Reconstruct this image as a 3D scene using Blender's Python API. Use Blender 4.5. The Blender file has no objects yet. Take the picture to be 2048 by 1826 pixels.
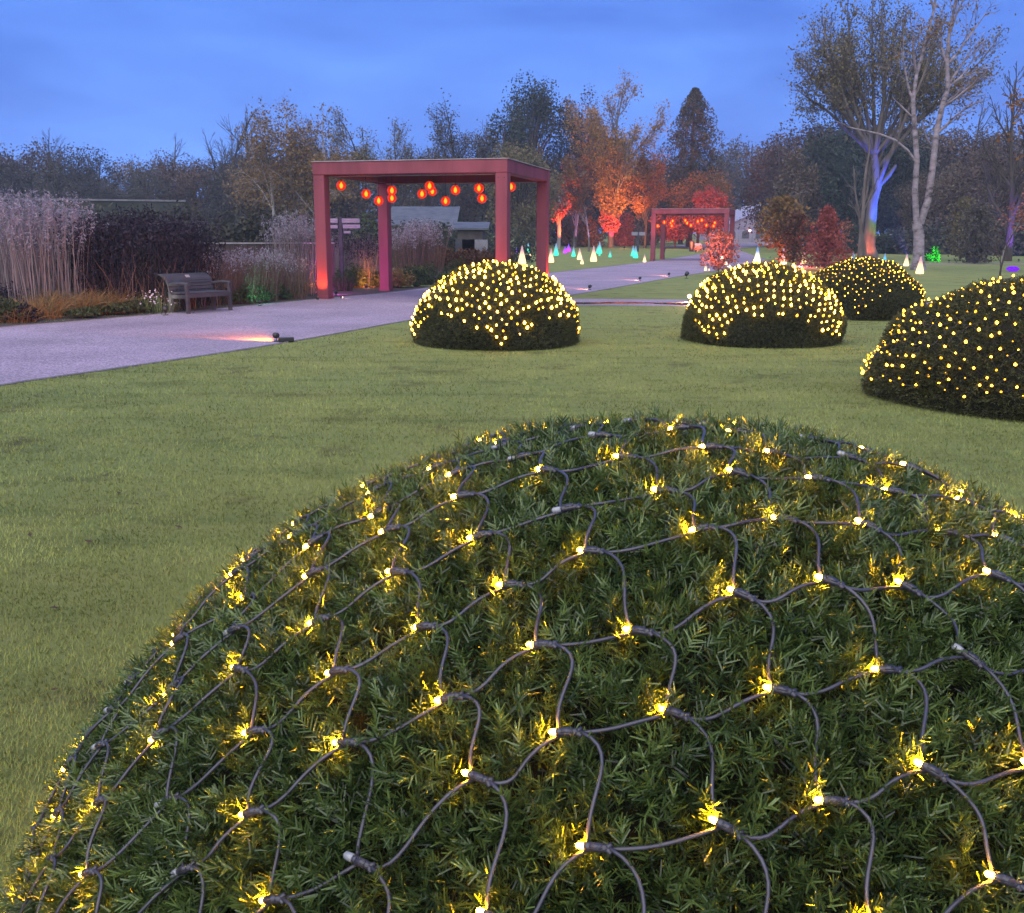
import bpy, bmesh, math, random
import numpy as np
from mathutils import Vector, Matrix, noise as mnoise

PI = math.pi
rad = math.radians
scene = bpy.context.scene
C = scene.collection

# ------------------------------------------------------------------ camera
FPX, HZ, ROLL, CAM_H = 2000.0, 438.0, 0.003, 1.6      # focal length and horizon offset in photo pixels
PITCH = math.atan(HZ / FPX)
cam_data = bpy.data.cameras.new('camera')
cam_data.sensor_fit = 'HORIZONTAL'
cam_data.sensor_width = 36.0
cam_data.lens = 36.0 * FPX / 2048.0
cam_data.clip_start = 0.05
cam_data.clip_end = 3000.0
cam = bpy.data.objects.new('camera', cam_data)
C.objects.link(cam)
_f = np.array([0, math.cos(PITCH), -math.sin(PITCH)])
_r0 = np.array([1.0, 0, 0])
_u0 = np.cross(_r0, _f)
CR = math.cos(ROLL) * _r0 + math.sin(ROLL) * _u0
CU = math.cos(ROLL) * _u0 - math.sin(ROLL) * _r0
M = Matrix(((CR[0], CU[0], -_f[0], 0), (CR[1], CU[1], -_f[1], 0), (CR[2], CU[2], -_f[2], CAM_H), (0, 0, 0, 1)))
cam.matrix_world = M
scene.camera = cam

# ------------------------------------------------------------------ sky, sun, exposure
SUN_EL, SUN_AZ = 52.0, 200.0           # overcast dusk: one very soft light from high behind the camera
world = bpy.data.worlds.new('World')
scene.world = world
world.use_nodes = True
nt = world.node_tree
nt.nodes.clear()
w_out = nt.nodes.new('ShaderNodeOutputWorld')
w_bg = nt.nodes.new('ShaderNodeBackground')
w_sky = nt.nodes.new('ShaderNodeTexSky')
w_sky.sky_type = 'NISHITA'
w_sky.sun_disc = False
w_sky.sun_elevation = rad(SUN_EL)
w_sky.sun_rotation = rad(SUN_AZ)
w_sky.ozone_density = 3.0
w_co = nt.nodes.new('ShaderNodeTexCoord')
w_map = nt.nodes.new('ShaderNodeMapping')
w_map.inputs['Scale'].default_value = (1.6, 1.6, 6.0)
w_noise = nt.nodes.new('ShaderNodeTexNoise')
w_noise.inputs['Scale'].default_value = 1.7
w_noise.inputs['Detail'].default_value = 6.0
w_noise.inputs['Roughness'].default_value = 0.5
w_noise.inputs['Distortion'].default_value = 0.3
w_ramp = nt.nodes.new('ShaderNodeValToRGB')
w_ramp.color_ramp.elements[0].position = 0.36
w_ramp.color_ramp.elements[0].color = (0.066, 0.195, 0.82, 1)
w_ramp.color_ramp.elements[1].position = 0.68
w_ramp.color_ramp.elements[1].color = (0.150, 0.385, 1.24, 1)
w_mul = nt.nodes.new('ShaderNodeMix')
w_mul.data_type = 'RGBA'
w_mul.blend_type = 'MIX'
w_mul.inputs[0].default_value = 0.93          # cloud cover over the clear sky behind it
w_sc = nt.nodes.new('ShaderNodeVectorMath')
w_sc.operation = 'SCALE'
w_sc.inputs['Scale'].default_value = 4.9
w_bg.inputs['Strength'].default_value = 0.05
L = nt.links.new
L(w_co.outputs['Generated'], w_map.inputs['Vector'])
L(w_map.outputs['Vector'], w_noise.inputs['Vector'])
L(w_noise.outputs['Fac'], w_ramp.inputs['Fac'])
L(w_ramp.outputs['Color'], w_sc.inputs[0])
L(w_sky.outputs['Color'], w_mul.inputs[6])
L(w_sc.outputs['Vector'], w_mul.inputs[7])
L(w_mul.outputs[2], w_bg.inputs['Color'])
L(w_bg.outputs['Background'], w_out.inputs['Surface'])

sun_d = bpy.data.lights.new('sun', 'SUN')
sun_d.energy = 1.4
sun_d.angle = rad(110)
sun_d.color = (1.0, 0.92, 0.74)
sun = bpy.data.objects.new('sun', sun_d)
C.objects.link(sun)
sun.rotation_euler = (rad(90 - SUN_EL), 0, rad(180 - SUN_AZ + 0) + 0)
# light travels from behind the camera (south, slightly west) down to the scene
sd = Vector((math.sin(rad(SUN_AZ)) * math.cos(rad(SUN_EL)), math.cos(rad(SUN_AZ)) * math.cos(rad(SUN_EL)), math.sin(rad(SUN_EL))))
sun.rotation_euler = sd.to_track_quat('Z', 'Y').to_euler()

vs = scene.view_settings
vs.view_transform = 'Standard'
vs.look = 'None'
vs.exposure = 2.0
vs.gamma = 1.0
vs.use_curve_mapping = False
scene.display_settings.display_device = 'sRGB'
cy = scene.cycles
cy.use_denoising = True
cy.denoiser = 'OPENIMAGEDENOISE'
cy.max_bounces = 5
cy.diffuse_bounces = 3
cy.glossy_bounces = 2
cy.transmission_bounces = 4
cy.transparent_max_bounces = 8
cy.caustics_reflective = False
cy.caustics_refractive = False
cy.sample_clamp_indirect = 4.0
cy.sample_clamp_direct = 0.0
cy.use_light_tree = True

# ------------------------------------------------------------------ ground shape and pixel lookup
def terr(x, y):
    t = y - 70.0
    if t < -30: return 0.0
    return 0.0125 * 6.0 * math.log1p(math.exp(min(t / 6.0, 50)))

def ray(px, py):
    return _f + CR * (px - 1024.0) / FPX - CU * (py - 913.0) / FPX

def gnd(px, py):
    """the point of the ground seen at a photo pixel"""
    d = ray(px, py)
    if d[2] < -1e-5:
        t = CAM_H / -d[2]
    else:
        t = 1e6
    if t * d[1] < 40:
        return Vector((t * d[0], t * d[1], 0.0))
    y = 30.0
    while y < 900:
        z = CAM_H + d[2] / d[1] * y
        if z <= terr(0, y):
            break
        y += 0.1
    return Vector((d[0] / d[1] * y, y, terr(0, y)))

def at(px, py, Y):
    d = ray(px, py)
    k = Y / d[1]
    return Vector((k * d[0], Y, CAM_H + k * d[2]))

def on(px, Y):
    """ground point at depth Y below a photo column"""
    p = at(px, 475, Y)
    return Vector((p.x, Y, terr(p.x, Y)))

# ------------------------------------------------------------------ mesh helpers
def np_mesh(name, V, F, mat=None, tint=None, smooth=False):
    V = np.ascontiguousarray(V, dtype=np.float32)
    F = np.ascontiguousarray(F, dtype=np.int32)
    me = bpy.data.meshes.new(name)
    n, k = F.shape
    me.vertices.add(len(V))
    me.vertices.foreach_set('co', V.ravel())
    me.loops.add(n * k)
    me.loops.foreach_set('vertex_index', F.ravel())
    me.polygons.add(n)
    me.polygons.foreach_set('loop_start', np.arange(0, n * k, k, dtype=np.int32))
    if smooth:
        me.polygons.foreach_set('use_smooth', np.ones(n, dtype=bool))
    me.update(calc_edges=True)
    if tint is not None:
        a = me.attributes.new('tint', 'FLOAT', 'POINT')
        a.data.foreach_set('value', np.ascontiguousarray(tint, dtype=np.float32))
    if mat: me.materials.append(mat)
    return me

def link(name, me, parent=None):
    o = bpy.data.objects.new(name, me)
    C.objects.link(o)
    if parent: o.parent = parent
    return o

def tag(o, label=None, cat=None, group=None, kind=None):
    if label: o['label'] = label
    if cat: o['category'] = cat
    if group: o['group'] = group
    if kind: o['kind'] = kind
    return o

def thing(name, label, cat, loc=(0, 0, 0), rz=0.0, group=None):
    o = bpy.data.objects.new(name, None)
    o.empty_display_size = 0.2
    C.objects.link(o)
    o.location = loc
    o.rotation_euler = (0, 0, rz)
    return tag(o, label, cat, group)

class MB:
    def __init__(s):
        s.v = []; s.f = []
    def add(s, V, F):
        b = len(s.v)
        s.v += [tuple(p) for p in V]
        s.f += [tuple(i + b for i in f) for f in F]
        return s
    def box(s, c, size, rot=None, taper=1.0):
        x, y, z = [q / 2 for q in size]
        P = [(-x, -y, -z), (x, -y, -z), (x, y, -z), (-x, y, -z), (-x * taper, -y * taper, z), (x * taper, -y * taper, z), (x * taper, y * taper, z), (-x * taper, y * taper, z)]
        R = rot if rot is not None else Matrix.Identity(3)
        P = [R @ Vector(p) + Vector(c) for p in P]
        return s.add(P, [(0, 3, 2, 1), (4, 5, 6, 7), (0, 1, 5, 4), (1, 2, 6, 5), (2, 3, 7, 6), (3, 0, 4, 7)])
    def tube(s, pts, radii, n=6, cap=True):
        pts = [Vector(p) for p in pts]
        if not hasattr(radii, '__len__'): radii = [radii] * len(pts)
        V = []; F = []
        ref = None
        for i, p in enumerate(pts):
            d = (pts[min(i + 1, len(pts) - 1)] - pts[max(i - 1, 0)])
            if d.length < 1e-9: d = Vector((0, 0, 1))
            d.normalize()
            if ref is None:
                ref = Vector((1, 0, 0)) if abs(d.x) < 0.8 else Vector((0, 1, 0))
            a = (ref - d * ref.dot(d))
            if a.length < 1e-6: a = d.orthogonal()
            a.normalize(); ref = a
            b = d.cross(a)
            for k in range(n):
                t = 2 * PI * k / n
                V.append(p + (a * math.cos(t) + b * math.sin(t)) * radii[i])
        for i in range(len(pts) - 1):
            for k in range(n):
                F.append((i * n + k, i * n + (k + 1) % n, (i + 1) * n + (k + 1) % n, (i + 1) * n + k))
        if cap:
            F.append(tuple(range(n - 1, -1, -1)))
            F.append(tuple((len(pts) - 1) * n + k for k in range(n)))
        return s.add(V, F)
    def lathe(s, prof, n=12, c=(0, 0, 0), rot=None):
        V = []; F = []
        R = rot if rot is not None else Matrix.Identity(3)
        for r, z in prof:
            for k in range(n):
                t = 2 * PI * k / n
                V.append(R @ Vector((r * math.cos(t), r * math.sin(t), z)) + Vector(c))
        m = len(prof)
        for i in range(m - 1):
            for k in range(n):
                F.append((i * n + k, i * n + (k + 1) % n, (i + 1) * n + (k + 1) % n, (i + 1) * n + k))
        F.append(tuple(range(n - 1, -1, -1)))
        F.append(tuple((m - 1) * n + k for k in range(n)))
        return s.add(V, F)
    def mesh(s, name, mat, smooth=False, bevel=0.0):
        me = bpy.data.meshes.new(name)
        me.from_pydata(s.v, [], s.f)
        if bevel:
            bm = bmesh.new(); bm.from_mesh(me)
            bmesh.ops.bevel(bm, geom=list(bm.edges), offset=bevel, segments=1, affect='EDGES', profile=0.5)
            bm.to_mesh(me); bm.free()
        if smooth:
            for p in me.polygons: p.use_smooth = True
        me.update()
        if mat: me.materials.append(mat)
        return me
    def build(s, name, mat, parent=None, smooth=False, bevel=0.0):
        return link(name, s.mesh(name, mat, smooth, bevel), parent)

def rotm(z=0.0, x=0.0, y=0.0):
    return (Matrix.Rotation(z, 3, 'Z') @ Matrix.Rotation(y, 3, 'Y') @ Matrix.Rotation(x, 3, 'X'))

# ------------------------------------------------------------------ materials
def new_mat(name):
    m = bpy.data.materials.new(name)
    m.use_nodes = True
    m.node_tree.nodes.clear()
    return m, m.node_tree.nodes, m.node_tree.links

def noisy(name, c1, c2, scale=5.0, rough=0.8, bump=0.0, detail=5.0, spec=0.3, metallic=0.0, stretch=None, bscale=None):
    m, N, K = new_mat(name)
    o = N.new('ShaderNodeOutputMaterial'); b = N.new('ShaderNodeBsdfPrincipled')
    tc = N.new('ShaderNodeTexCoord'); mp = N.new('ShaderNodeMapping')
    if stretch: mp.inputs['Scale'].default_value = stretch
    nz = N.new('ShaderNodeTexNoise'); nz.inputs['Scale'].default_value = scale; nz.inputs['Detail'].default_value = detail
    rp = N.new('ShaderNodeValToRGB')
    rp.color_ramp.elements[0].position = 0.32; rp.color_ramp.elements[0].color = (*c1, 1)
    rp.color_ramp.elements[1].position = 0.68; rp.color_ramp.elements[1].color = (*c2, 1)
    K.new(tc.outputs['Object'], mp.inputs[0]); K.new(mp.outputs[0], nz.inputs['Vector'])
    K.new(nz.outputs['Fac'], rp.inputs[0]); K.new(rp.outputs[0], b.inputs['Base Color'])
    b.inputs['Roughness'].default_value = rough
    b.inputs['Specular IOR Level'].default_value = spec
    b.inputs['Metallic'].default_value = metallic
    if bump:
        n2 = N.new('ShaderNodeTexNoise'); n2.inputs['Scale'].default_value = bscale or scale * 4
        n2.inputs['Detail'].default_value = 6
        K.new(mp.outputs[0], n2.inputs['Vector'])
        bp = N.new('ShaderNodeBump'); bp.inputs['Strength'].default_value = bump; bp.inputs['Distance'].default_value = 0.02
        K.new(n2.outputs['Fac'], bp.inputs['Height']); K.new(bp.outputs[0], b.inputs['Normal'])
    K.new(b.outputs[0], o.inputs[0])
    return m

def leafy(name, c1, c2, trans=0.25, rough=0.6, spec=0.25, objrand=0.0):
    """foliage: colour runs c1..c2 with the per-leaf tint"""
    m, N, K = new_mat(name)
    o = N.new('ShaderNodeOutputMaterial'); b = N.new('ShaderNodeBsdfPrincipled')
    at_ = N.new('ShaderNodeAttribute'); at_.attribute_name = 'tint'
    mx = N.new('ShaderNodeMix'); mx.data_type = 'RGBA'
    mx.inputs[6].default_value = (*c1, 1); mx.inputs[7].default_value = (*c2, 1)
    K.new(at_.outputs['Fac'], mx.inputs[0])
    col = mx.outputs[2]
    if objrand:
        oi = N.new('ShaderNodeObjectInfo'); hs = N.new('ShaderNodeHueSaturation')
        mr = N.new('ShaderNodeMapRange'); mr.inputs[3].default_value = 1 - objrand; mr.inputs[4].default_value = 1 + objrand
        mh = N.new('ShaderNodeMapRange'); mh.inputs[3].default_value = 0.5 - objrand * 0.08; mh.inputs[4].default_value = 0.5 + objrand * 0.08
        K.new(oi.outputs['Random'], mr.inputs[0]); K.new(oi.outputs['Random'], mh.inputs[0])
        K.new(mr.outputs[0], hs.inputs['Value']); K.new(mh.outputs[0], hs.inputs['Hue']); K.new(col, hs.inputs['Color'])
        col = hs.outputs[0]
    K.new(col, b.inputs['Base Color'])
    b.inputs['Roughness'].default_value = rough
    b.inputs['Specular IOR Level'].default_value = spec
    if trans > 0:
        t = N.new('ShaderNodeBsdfTranslucent'); ms = N.new('ShaderNodeMixShader'); ms.inputs[0].default_value = trans
        K.new(col, t.inputs[0]); K.new(b.outputs[0], ms.inputs[1]); K.new(t.outputs[0], ms.inputs[2])
        K.new(ms.outputs[0], o.inputs[0])
    else:
        K.new(b.outputs[0], o.inputs[0])
    return m

def emit(name, col, strength):
    m, N, K = new_mat(name)
    o = N.new('ShaderNodeOutputMaterial'); e = N.new('ShaderNodeEmission')
    e.inputs[0].default_value = (*col, 1); e.inputs[1].default_value = strength
    K.new(e.outputs[0], o.inputs[0])
    return m

def plain(name, col, rough=0.6, spec=0.4, metallic=0.0):
    return noisy(name, tuple(c * 0.85 for c in col), tuple(min(1, c * 1.15) for c in col), 9.0, rough, 0, 3, spec, metallic)

MAT = {}
MAT['bark'] = noisy('bark', (0.035, 0.027, 0.022), (0.075, 0.06, 0.052), 3.0, 0.9, 0.3, stretch=(1, 1, 0.2))
MAT['bark_pale'] = noisy('bark_pale', (0.17, 0.15, 0.15), (0.33, 0.30, 0.30), 2.0, 0.9, 0.3, stretch=(1, 1, 0.25))
MAT['bark_mid'] = noisy('bark_mid', (0.065, 0.052, 0.046), (0.15, 0.125, 0.115), 2.5, 0.9, 0.3, stretch=(1, 1, 0.25))
MAT['yew_core_shade'] = noisy('yew_core_shade', (0.005, 0.006, 0.004), (0.010, 0.011, 0.006), 12.0, 0.95)  # near-black core: deep shade between the shoots put into its colour
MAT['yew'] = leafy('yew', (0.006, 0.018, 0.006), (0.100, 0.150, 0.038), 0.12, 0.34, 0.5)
MAT['yew_far'] = leafy('yew_far', (0.024, 0.030, 0.010), (0.085, 0.088, 0.030), 0.15, 0.6, 0.3)
MAT['cable'] = noisy('cable', (0.022, 0.022, 0.034), (0.042, 0.040, 0.060), 30, 0.38, spec=0.5)
MAT['holder'] = noisy('holder', (0.022, 0.022, 0.034), (0.045, 0.043, 0.062), 60, 0.35, 0.2, spec=0.5)
MAT['led'] = emit('led', (1.0, 0.42, 0.006), 270.0)
MAT['led_glow'] = emit('led_glow', (1.0, 0.50, 0.030), 13.0)
MAT['led_dim'] = emit('led_dim', (1.0, 0.48, 0.03), 4.5)
MAT['clear'] = plain('clear_cap', (0.22, 0.23, 0.26), 0.15, 0.6)
MAT['pergola'] = noisy('pergola_paint', (0.138, 0.024, 0.040), (0.225, 0.046, 0.068), 1.3, 0.6, 0.25, 9.0, spec=0.35, stretch=(1.6, 1.6, 0.35), bscale=14)
MAT['soffit'] = noisy('soffit', (0.11, 0.09, 0.09), (0.17, 0.14, 0.14), 2.0, 0.7)
MAT['wood_grey'] = noisy('wood_grey', (0.022, 0.023, 0.033), (0.050, 0.050, 0.066), 6.0, 0.75, 0.2, stretch=(0.2, 1, 1))
MAT['black'] = plain('black_plastic', (0.012, 0.012, 0.014), 0.4, 0.5)
MAT['fence'] = noisy('fence_wood', (0.05, 0.035, 0.035), (0.11, 0.075, 0.07), 4.0, 0.9, 0.2, stretch=(3, 3, 0.3))
MAT['coping'] = noisy('coping', (0.22, 0.20, 0.21), (0.34, 0.31, 0.32), 3.0, 0.9)
MAT['wall_cap'] = noisy('wall_cap', (0.10, 0.095, 0.12), (0.16, 0.15, 0.18), 3.0, 0.9)
MAT['wall'] = noisy('garden_wall', (0.026, 0.030, 0.028), (0.045, 0.048, 0.044), 1.0, 0.95)
MAT['sign'] = plain('sign_panel', (0.17, 0.165, 0.22), 0.5)
MAT['white'] = plain('marquee_pvc', (0.27, 0.26, 0.36), 0.5)
MAT['pane'] = plain('marquee_window', (0.10, 0.10, 0.13), 0.12, 0.6)
MAT['roof'] = noisy('shed_roof', (0.045, 0.052, 0.068), (0.085, 0.092, 0.115), 2.0, 0.7)
MAT['shed'] = noisy('shed_wall', (0.05, 0.042, 0.045), (0.08, 0.07, 0.07), 2.0, 0.9)
MAT['soil'] = noisy('soil', (0.025, 0.019, 0.016), (0.06, 0.045, 0.038), 6.0, 0.95, 0.6)

def lawn_mat():
    m, N, K = new_mat('lawn')
    o = N.new('ShaderNodeOutputMaterial'); b = N.new('ShaderNodeBsdfPrincipled')
    tc = N.new('ShaderNodeTexCoord')
    def nz(s, d=5, r=0.6):
        n = N.new('ShaderNodeTexNoise'); n.inputs['Scale'].default_value = s; n.inputs['Detail'].default_value = d
        n.inputs['Roughness'].default_value = r
        K.new(tc.outputs['Object'], n.inputs['Vector']); return n
    def mix(f, a, bb, bt='MIX'):
        x = N.new('ShaderNodeMix'); x.data_type = 'RGBA'; x.blend_type = bt
        if isinstance(f, float): x.inputs[0].default_value = f
        else: K.new(f, x.inputs[0])
        for i, v in ((6, a), (7, bb)):
            if isinstance(v, tuple): x.inputs[i].default_value = (*v, 1)
            else: K.new(v, x.inputs[i])
        return x.outputs[2]
    def mr(s, a, bb):
        r = N.new('ShaderNodeMapRange'); r.inputs[1].default_value = a; r.inputs[2].default_value = bb
        K.new(s, r.inputs[0]); return r.outputs[0]
    fine = nz(260, 4, 0.75); mid = nz(3.2, 6); big = nz(0.35, 4); worn = nz(1.1, 7, 0.7)
    c = mix(mr(fine.outputs['Fac'], 0.3, 0.7), (0.112, 0.134, 0.036), (0.212, 0.244, 0.074))
    c = mix(mr(mid.outputs['Fac'], 0.35, 0.72), c, mix(0.6, c, (0.235, 0.215, 0.075)))
    c = mix(mr(big.outputs['Fac'], 0.38, 0.66), c, mix(0.5, c, (0.108, 0.160, 0.062)))
    c = mix(mr(worn.outputs['Fac'], 0.55, 0.66), c, mix(0.75, c, (0.060, 0.055, 0.024)))
    mow = nz(1.0, 5, 0.6); mpp = N.new('ShaderNodeMapping'); mpp.inputs['Scale'].default_value = (0.55, 2.4, 1); K.new(tc.outputs['Object'], mpp.inputs[0]); K.new(mpp.outputs[0], mow.inputs['Vector'])
    c = mix(mr(mow.outputs['Fac'], 0.52, 0.70), c, mix(0.55, c, (0.060, 0.085, 0.024)))
    K.new(c, b.inputs['Base Color'])
    b.inputs['Roughness'].default_value = 0.85
    b.inputs['Specular IOR Level'].default_value = 0.15
    bp = N.new('ShaderNodeBump'); bp.inputs['Strength'].default_value = 0.8; bp.inputs['Distance'].default_value = 0.02
    f2 = nz(120, 6, 0.8)
    K.new(f2.outputs['Fac'], bp.inputs['Height']); K.new(bp.outputs[0], b.inputs['Normal'])
    K.new(b.outputs[0], o.inputs[0])
    return m
MAT['lawn'] = lawn_mat()

def gravel_mat():
    m, N, K = new_mat('resin_gravel')
    o = N.new('ShaderNodeOutputMaterial'); b = N.new('ShaderNodeBsdfPrincipled')
    tc = N.new('ShaderNodeTexCoord')
    vo = N.new('ShaderNodeTexVoronoi'); vo.inputs['Scale'].default_value = 55
    K.new(tc.outputs['Object'], vo.inputs['Vector'])
    sep = N.new('ShaderNodeSeparateColor'); K.new(vo.outputs['Color'], sep.inputs[0])
    rp = N.new('ShaderNodeValToRGB')
    e = rp.color_ramp.elements
    e[0].position = 0.0; e[0].color = (0.125, 0.098, 0.118, 1)
    e[1].position = 1.0; e[1].color = (0.365, 0.285, 0.375, 1)
    x = e.new(0.5); x.color = (0.228, 0.177, 0.234, 1)
    K.new(sep.outputs[0], rp.inputs[0])
    nz = N.new('ShaderNodeTexNoise'); nz.inputs['Scale'].default_value = 0.5; nz.inputs['Detail'].default_value = 6
    K.new(tc.outputs['Object'], nz.inputs['Vector'])
    mr = N.new('ShaderNodeMapRange'); mr.inputs[1].default_value = 0.3; mr.inputs[2].default_value = 0.7; mr.inputs[3].default_value = 0.74; mr.inputs[4].default_value = 1.14
    K.new(nz.outputs['Fac'], mr.inputs[0])
    mx = N.new('ShaderNodeVectorMath'); mx.operation = 'SCALE'
    K.new(rp.outputs[0], mx.inputs[0]); K.new(mr.outputs[0], mx.inputs['Scale'])
    K.new(mx.outputs[0], b.inputs['Base Color'])
    b.inputs['Roughness'].default_value = 0.65
    b.inputs['Specular IOR Level'].default_value = 0.35
    bp = N.new('ShaderNodeBump'); bp.inputs['Strength'].default_value = 0.5; bp.inputs['Distance'].default_value = 0.008
    K.new(vo.outputs['Distance'], bp.inputs['Height']); K.new(bp.outputs[0], b.inputs['Normal'])
    K.new(b.outputs[0], o.inputs[0])
    return m
MAT['gravel'] = gravel_mat()
MAT['water'] = plain('puddle_water', (0.03, 0.028, 0.03), 0.04, 0.5)

def birch_mat():
    m, N, K = new_mat('birch_bark')
    o = N.new('ShaderNodeOutputMaterial'); b = N.new('ShaderNodeBsdfPrincipled')
    tc = N.new('ShaderNodeTexCoord'); mp = N.new('ShaderNodeMapping'); mp.inputs['Scale'].default_value = (1.2, 1.2, 2.2)
    nz = N.new('ShaderNodeTexNoise'); nz.inputs['Scale'].default_value = 1.6; nz.inputs['Detail'].default_value = 8; nz.inputs['Roughness'].default_value = 0.65
    K.new(tc.outputs['Object'], mp.inputs[0]); K.new(mp.outputs[0], nz.inputs['Vector'])
    rp = N.new('ShaderNodeValToRGB'); e = rp.color_ramp.elements
    e[0].position = 0.36; e[0].color = (0.03, 0.026, 0.026, 1)
    e[1].position = 0.64; e[1].color = (0.25, 0.215, 0.25, 1)
    x = e.new(0.46); x.color = (0.15, 0.125, 0.14, 1)
    K.new(nz.outputs['Fac'], rp.inputs[0]); K.new(rp.outputs[0], b.inputs['Base Color'])
    b.inputs['Roughness'].default_value = 0.85
    K.new(b.outputs[0], o.inputs[0])
    return m
MAT['birch'] = birch_mat()

LEAF = {
    'wood_dark':  leafy('leaf_wood_dark', (0.036, 0.034, 0.036), (0.092, 0.082, 0.072), 0.1, 0.8, 0.1, 0.25),
    'wood_brown': leafy('leaf_wood_brown', (0.054, 0.040, 0.036), (0.138, 0.094, 0.068), 0.1, 0.8, 0.1, 0.25),
    'evergreen':  leafy('leaf_evergreen', (0.020, 0.027, 0.022), (0.055, 0.064, 0.044), 0.1, 0.7, 0.15, 0.15),
    'olive':      leafy('leaf_olive', (0.075, 0.066, 0.036), (0.20, 0.16, 0.075), 0.25, 0.7, 0.15),
    'gold':       leafy('leaf_gold', (0.11, 0.066, 0.026), (0.24, 0.145, 0.05), 0.3, 0.7, 0.15),
    'rust':       leafy('leaf_rust', (0.11, 0.052, 0.020), (0.26, 0.125, 0.042), 0.3, 0.7, 0.15),
    'amber':      leafy('leaf_amber', (0.16, 0.085, 0.028), (0.38, 0.21, 0.065), 0.3, 0.7, 0.15),
    'red':        leafy('leaf_red', (0.15, 0.034, 0.030), (0.36, 0.095, 0.075), 0.3, 0.7, 0.15),
    'orange':     leafy('leaf_orange', (0.16, 0.055, 0.038), (0.38, 0.155, 0.105), 0.3, 0.7, 0.15),
    'willow':     leafy('leaf_willow', (0.055, 0.052, 0.045), (0.12, 0.10, 0.085), 0.2, 0.8, 0.1),
    'plume':      leafy('plume', (0.17, 0.15, 0.185), (0.34, 0.29, 0.36), 0.3, 0.9, 0.05),
    'stem':       leafy('dry_stem', (0.085, 0.066, 0.075), (0.28, 0.225, 0.235), 0.1, 0.85, 0.1),
    'stem_red':   leafy('red_stem', (0.085, 0.045, 0.042), (0.19, 0.11, 0.095), 0.1, 0.85, 0.1),
    'seedhead':   leafy('dark_seedhead', (0.010, 0.009, 0.018), (0.044, 0.036, 0.052), 0.05, 0.9, 0.1),
    'sedge':      leafy('sedge_blade', (0.12, 0.075, 0.034), (0.30, 0.19, 0.085), 0.25, 0.8, 0.1),
    'herb':       leafy('herb_leaf', (0.025, 0.038, 0.018), (0.07, 0.085, 0.040), 0.25, 0.7, 0.15),
    'scrub':      leafy('scrub_leaf', (0.035, 0.036, 0.028), (0.085, 0.08, 0.06), 0.15, 0.8, 0.1, 0.2),
    'hedge':      leafy('beech_hedge_leaf', (0.055, 0.026, 0.016), (0.12, 0.058, 0.032), 0.2, 0.8, 0.1),
}

# ------------------------------------------------------------------ setting: ground, paths
def sheet(name, pts, mat, z=0.0, kind='structure', sub=1):
    """a strip between two rails (list of (left, right) points) laid on the terrain"""
    V = []; F = []
    for a, b in pts:
        V.append((a[0], a[1], terr(*a) + z)); V.append((b[0], b[1], terr(*b) + z))
    for i in range(len(pts) - 1):
        F.append((2 * i, 2 * i + 1, 2 * i + 3, 2 * i + 2))
    m = bpy.data.meshes.new(name); m.from_pydata(V, [], F); m.materials.append(mat)
    o = link(name, m); o['kind'] = kind
    return o

ys = [-40, -20, -10, 0, 10, 20, 30, 40, 45, 50, 55, 60, 65, 70, 75, 80, 85, 90, 100, 110, 130, 160, 200, 300, 500, 900]
xs = [-700, -300, -150, -80, -40, -20, 0, 20, 40, 80, 150, 300, 700]
V = [(x, y, terr(x, y)) for y in ys for x in xs]
nx = len(xs)
F = [(j * nx + i, j * nx + i + 1, (j + 1) * nx + i + 1, (j + 1) * nx + i) for j in range(len(ys) - 1) for i in range(nx - 1)]
me = bpy.data.meshes.new('lawn'); me.from_pydata(V, [], F); me.materials.append(MAT['lawn'])
for p in me.polygons: p.use_smooth = True
lawn = link('lawn', me); lawn['kind'] = 'structure'

near_px = [(-900, 1020), (-400, 872), (-150, 808), (0, 772), (280, 731), (560, 688), (820, 641), (1000, 611), (1160, 588), (1330, 558), (1400, 547), (1470, 536), (1540, 523)]
far_px = [(-300, 700), (-150, 679), (0, 656), (160, 643), (330, 628), (480, 614), (640, 598), (780, 585), (940, 565), (1100, 546), (1280, 526), (1400, 508), (1470, 497)]
NE = [gnd(*p) for p in near_px]; FE = [gnd(*p) for p in far_px]
def smooth_line(P, n=4):
    out = []
    for i in range(len(P) - 1):
        p0, p1, p2, p3 = P[max(i - 1, 0)], P[i], P[i + 1], P[min(i + 2, len(P) - 1)]
        for k in range(n):
            t = k / n
            out.append(0.5 * ((2 * p1) + (p2 - p0) * t + (2 * p0 - 5 * p1 + 4 * p2 - p3) * t * t + (3 * p1 - p0 - 3 * p2 + p3) * t ** 3))
    out.append(P[-1]); return out
tent_at = on(1545, 150)
NE += [Vector((tent_at.x - 13, 112, 0)), Vector((tent_at.x + 2, 136, 0)), Vector((tent_at.x + 8, 147, 0))]
FE += [Vector((tent_at.x - 21, 118, 0)), Vector((tent_at.x - 12, 138, 0)), Vector((tent_at.x - 8, 147, 0))]
nl = smooth_line(NE); fl = smooth_line(FE)
path_poly = [(p.x, p.y) for p in nl] + [(p.x, p.y) for p in reversed(fl)]
path = sheet('gravel_path', [((a.x, a.y), (b.x, b.y)) for a, b in zip(fl, nl)], MAT['gravel'], 0.006)
# metal edging strip between lawn and gravel
mb = MB()
for ln in (nl, fl):
    mb.tube([(p.x, p.y, terr(p.x, p.y) + 0.006) for p in ln], 0.014, 4)
edge = mb.build('path_edging', MAT['wall_cap']); edge['kind'] = 'structure'
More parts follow.
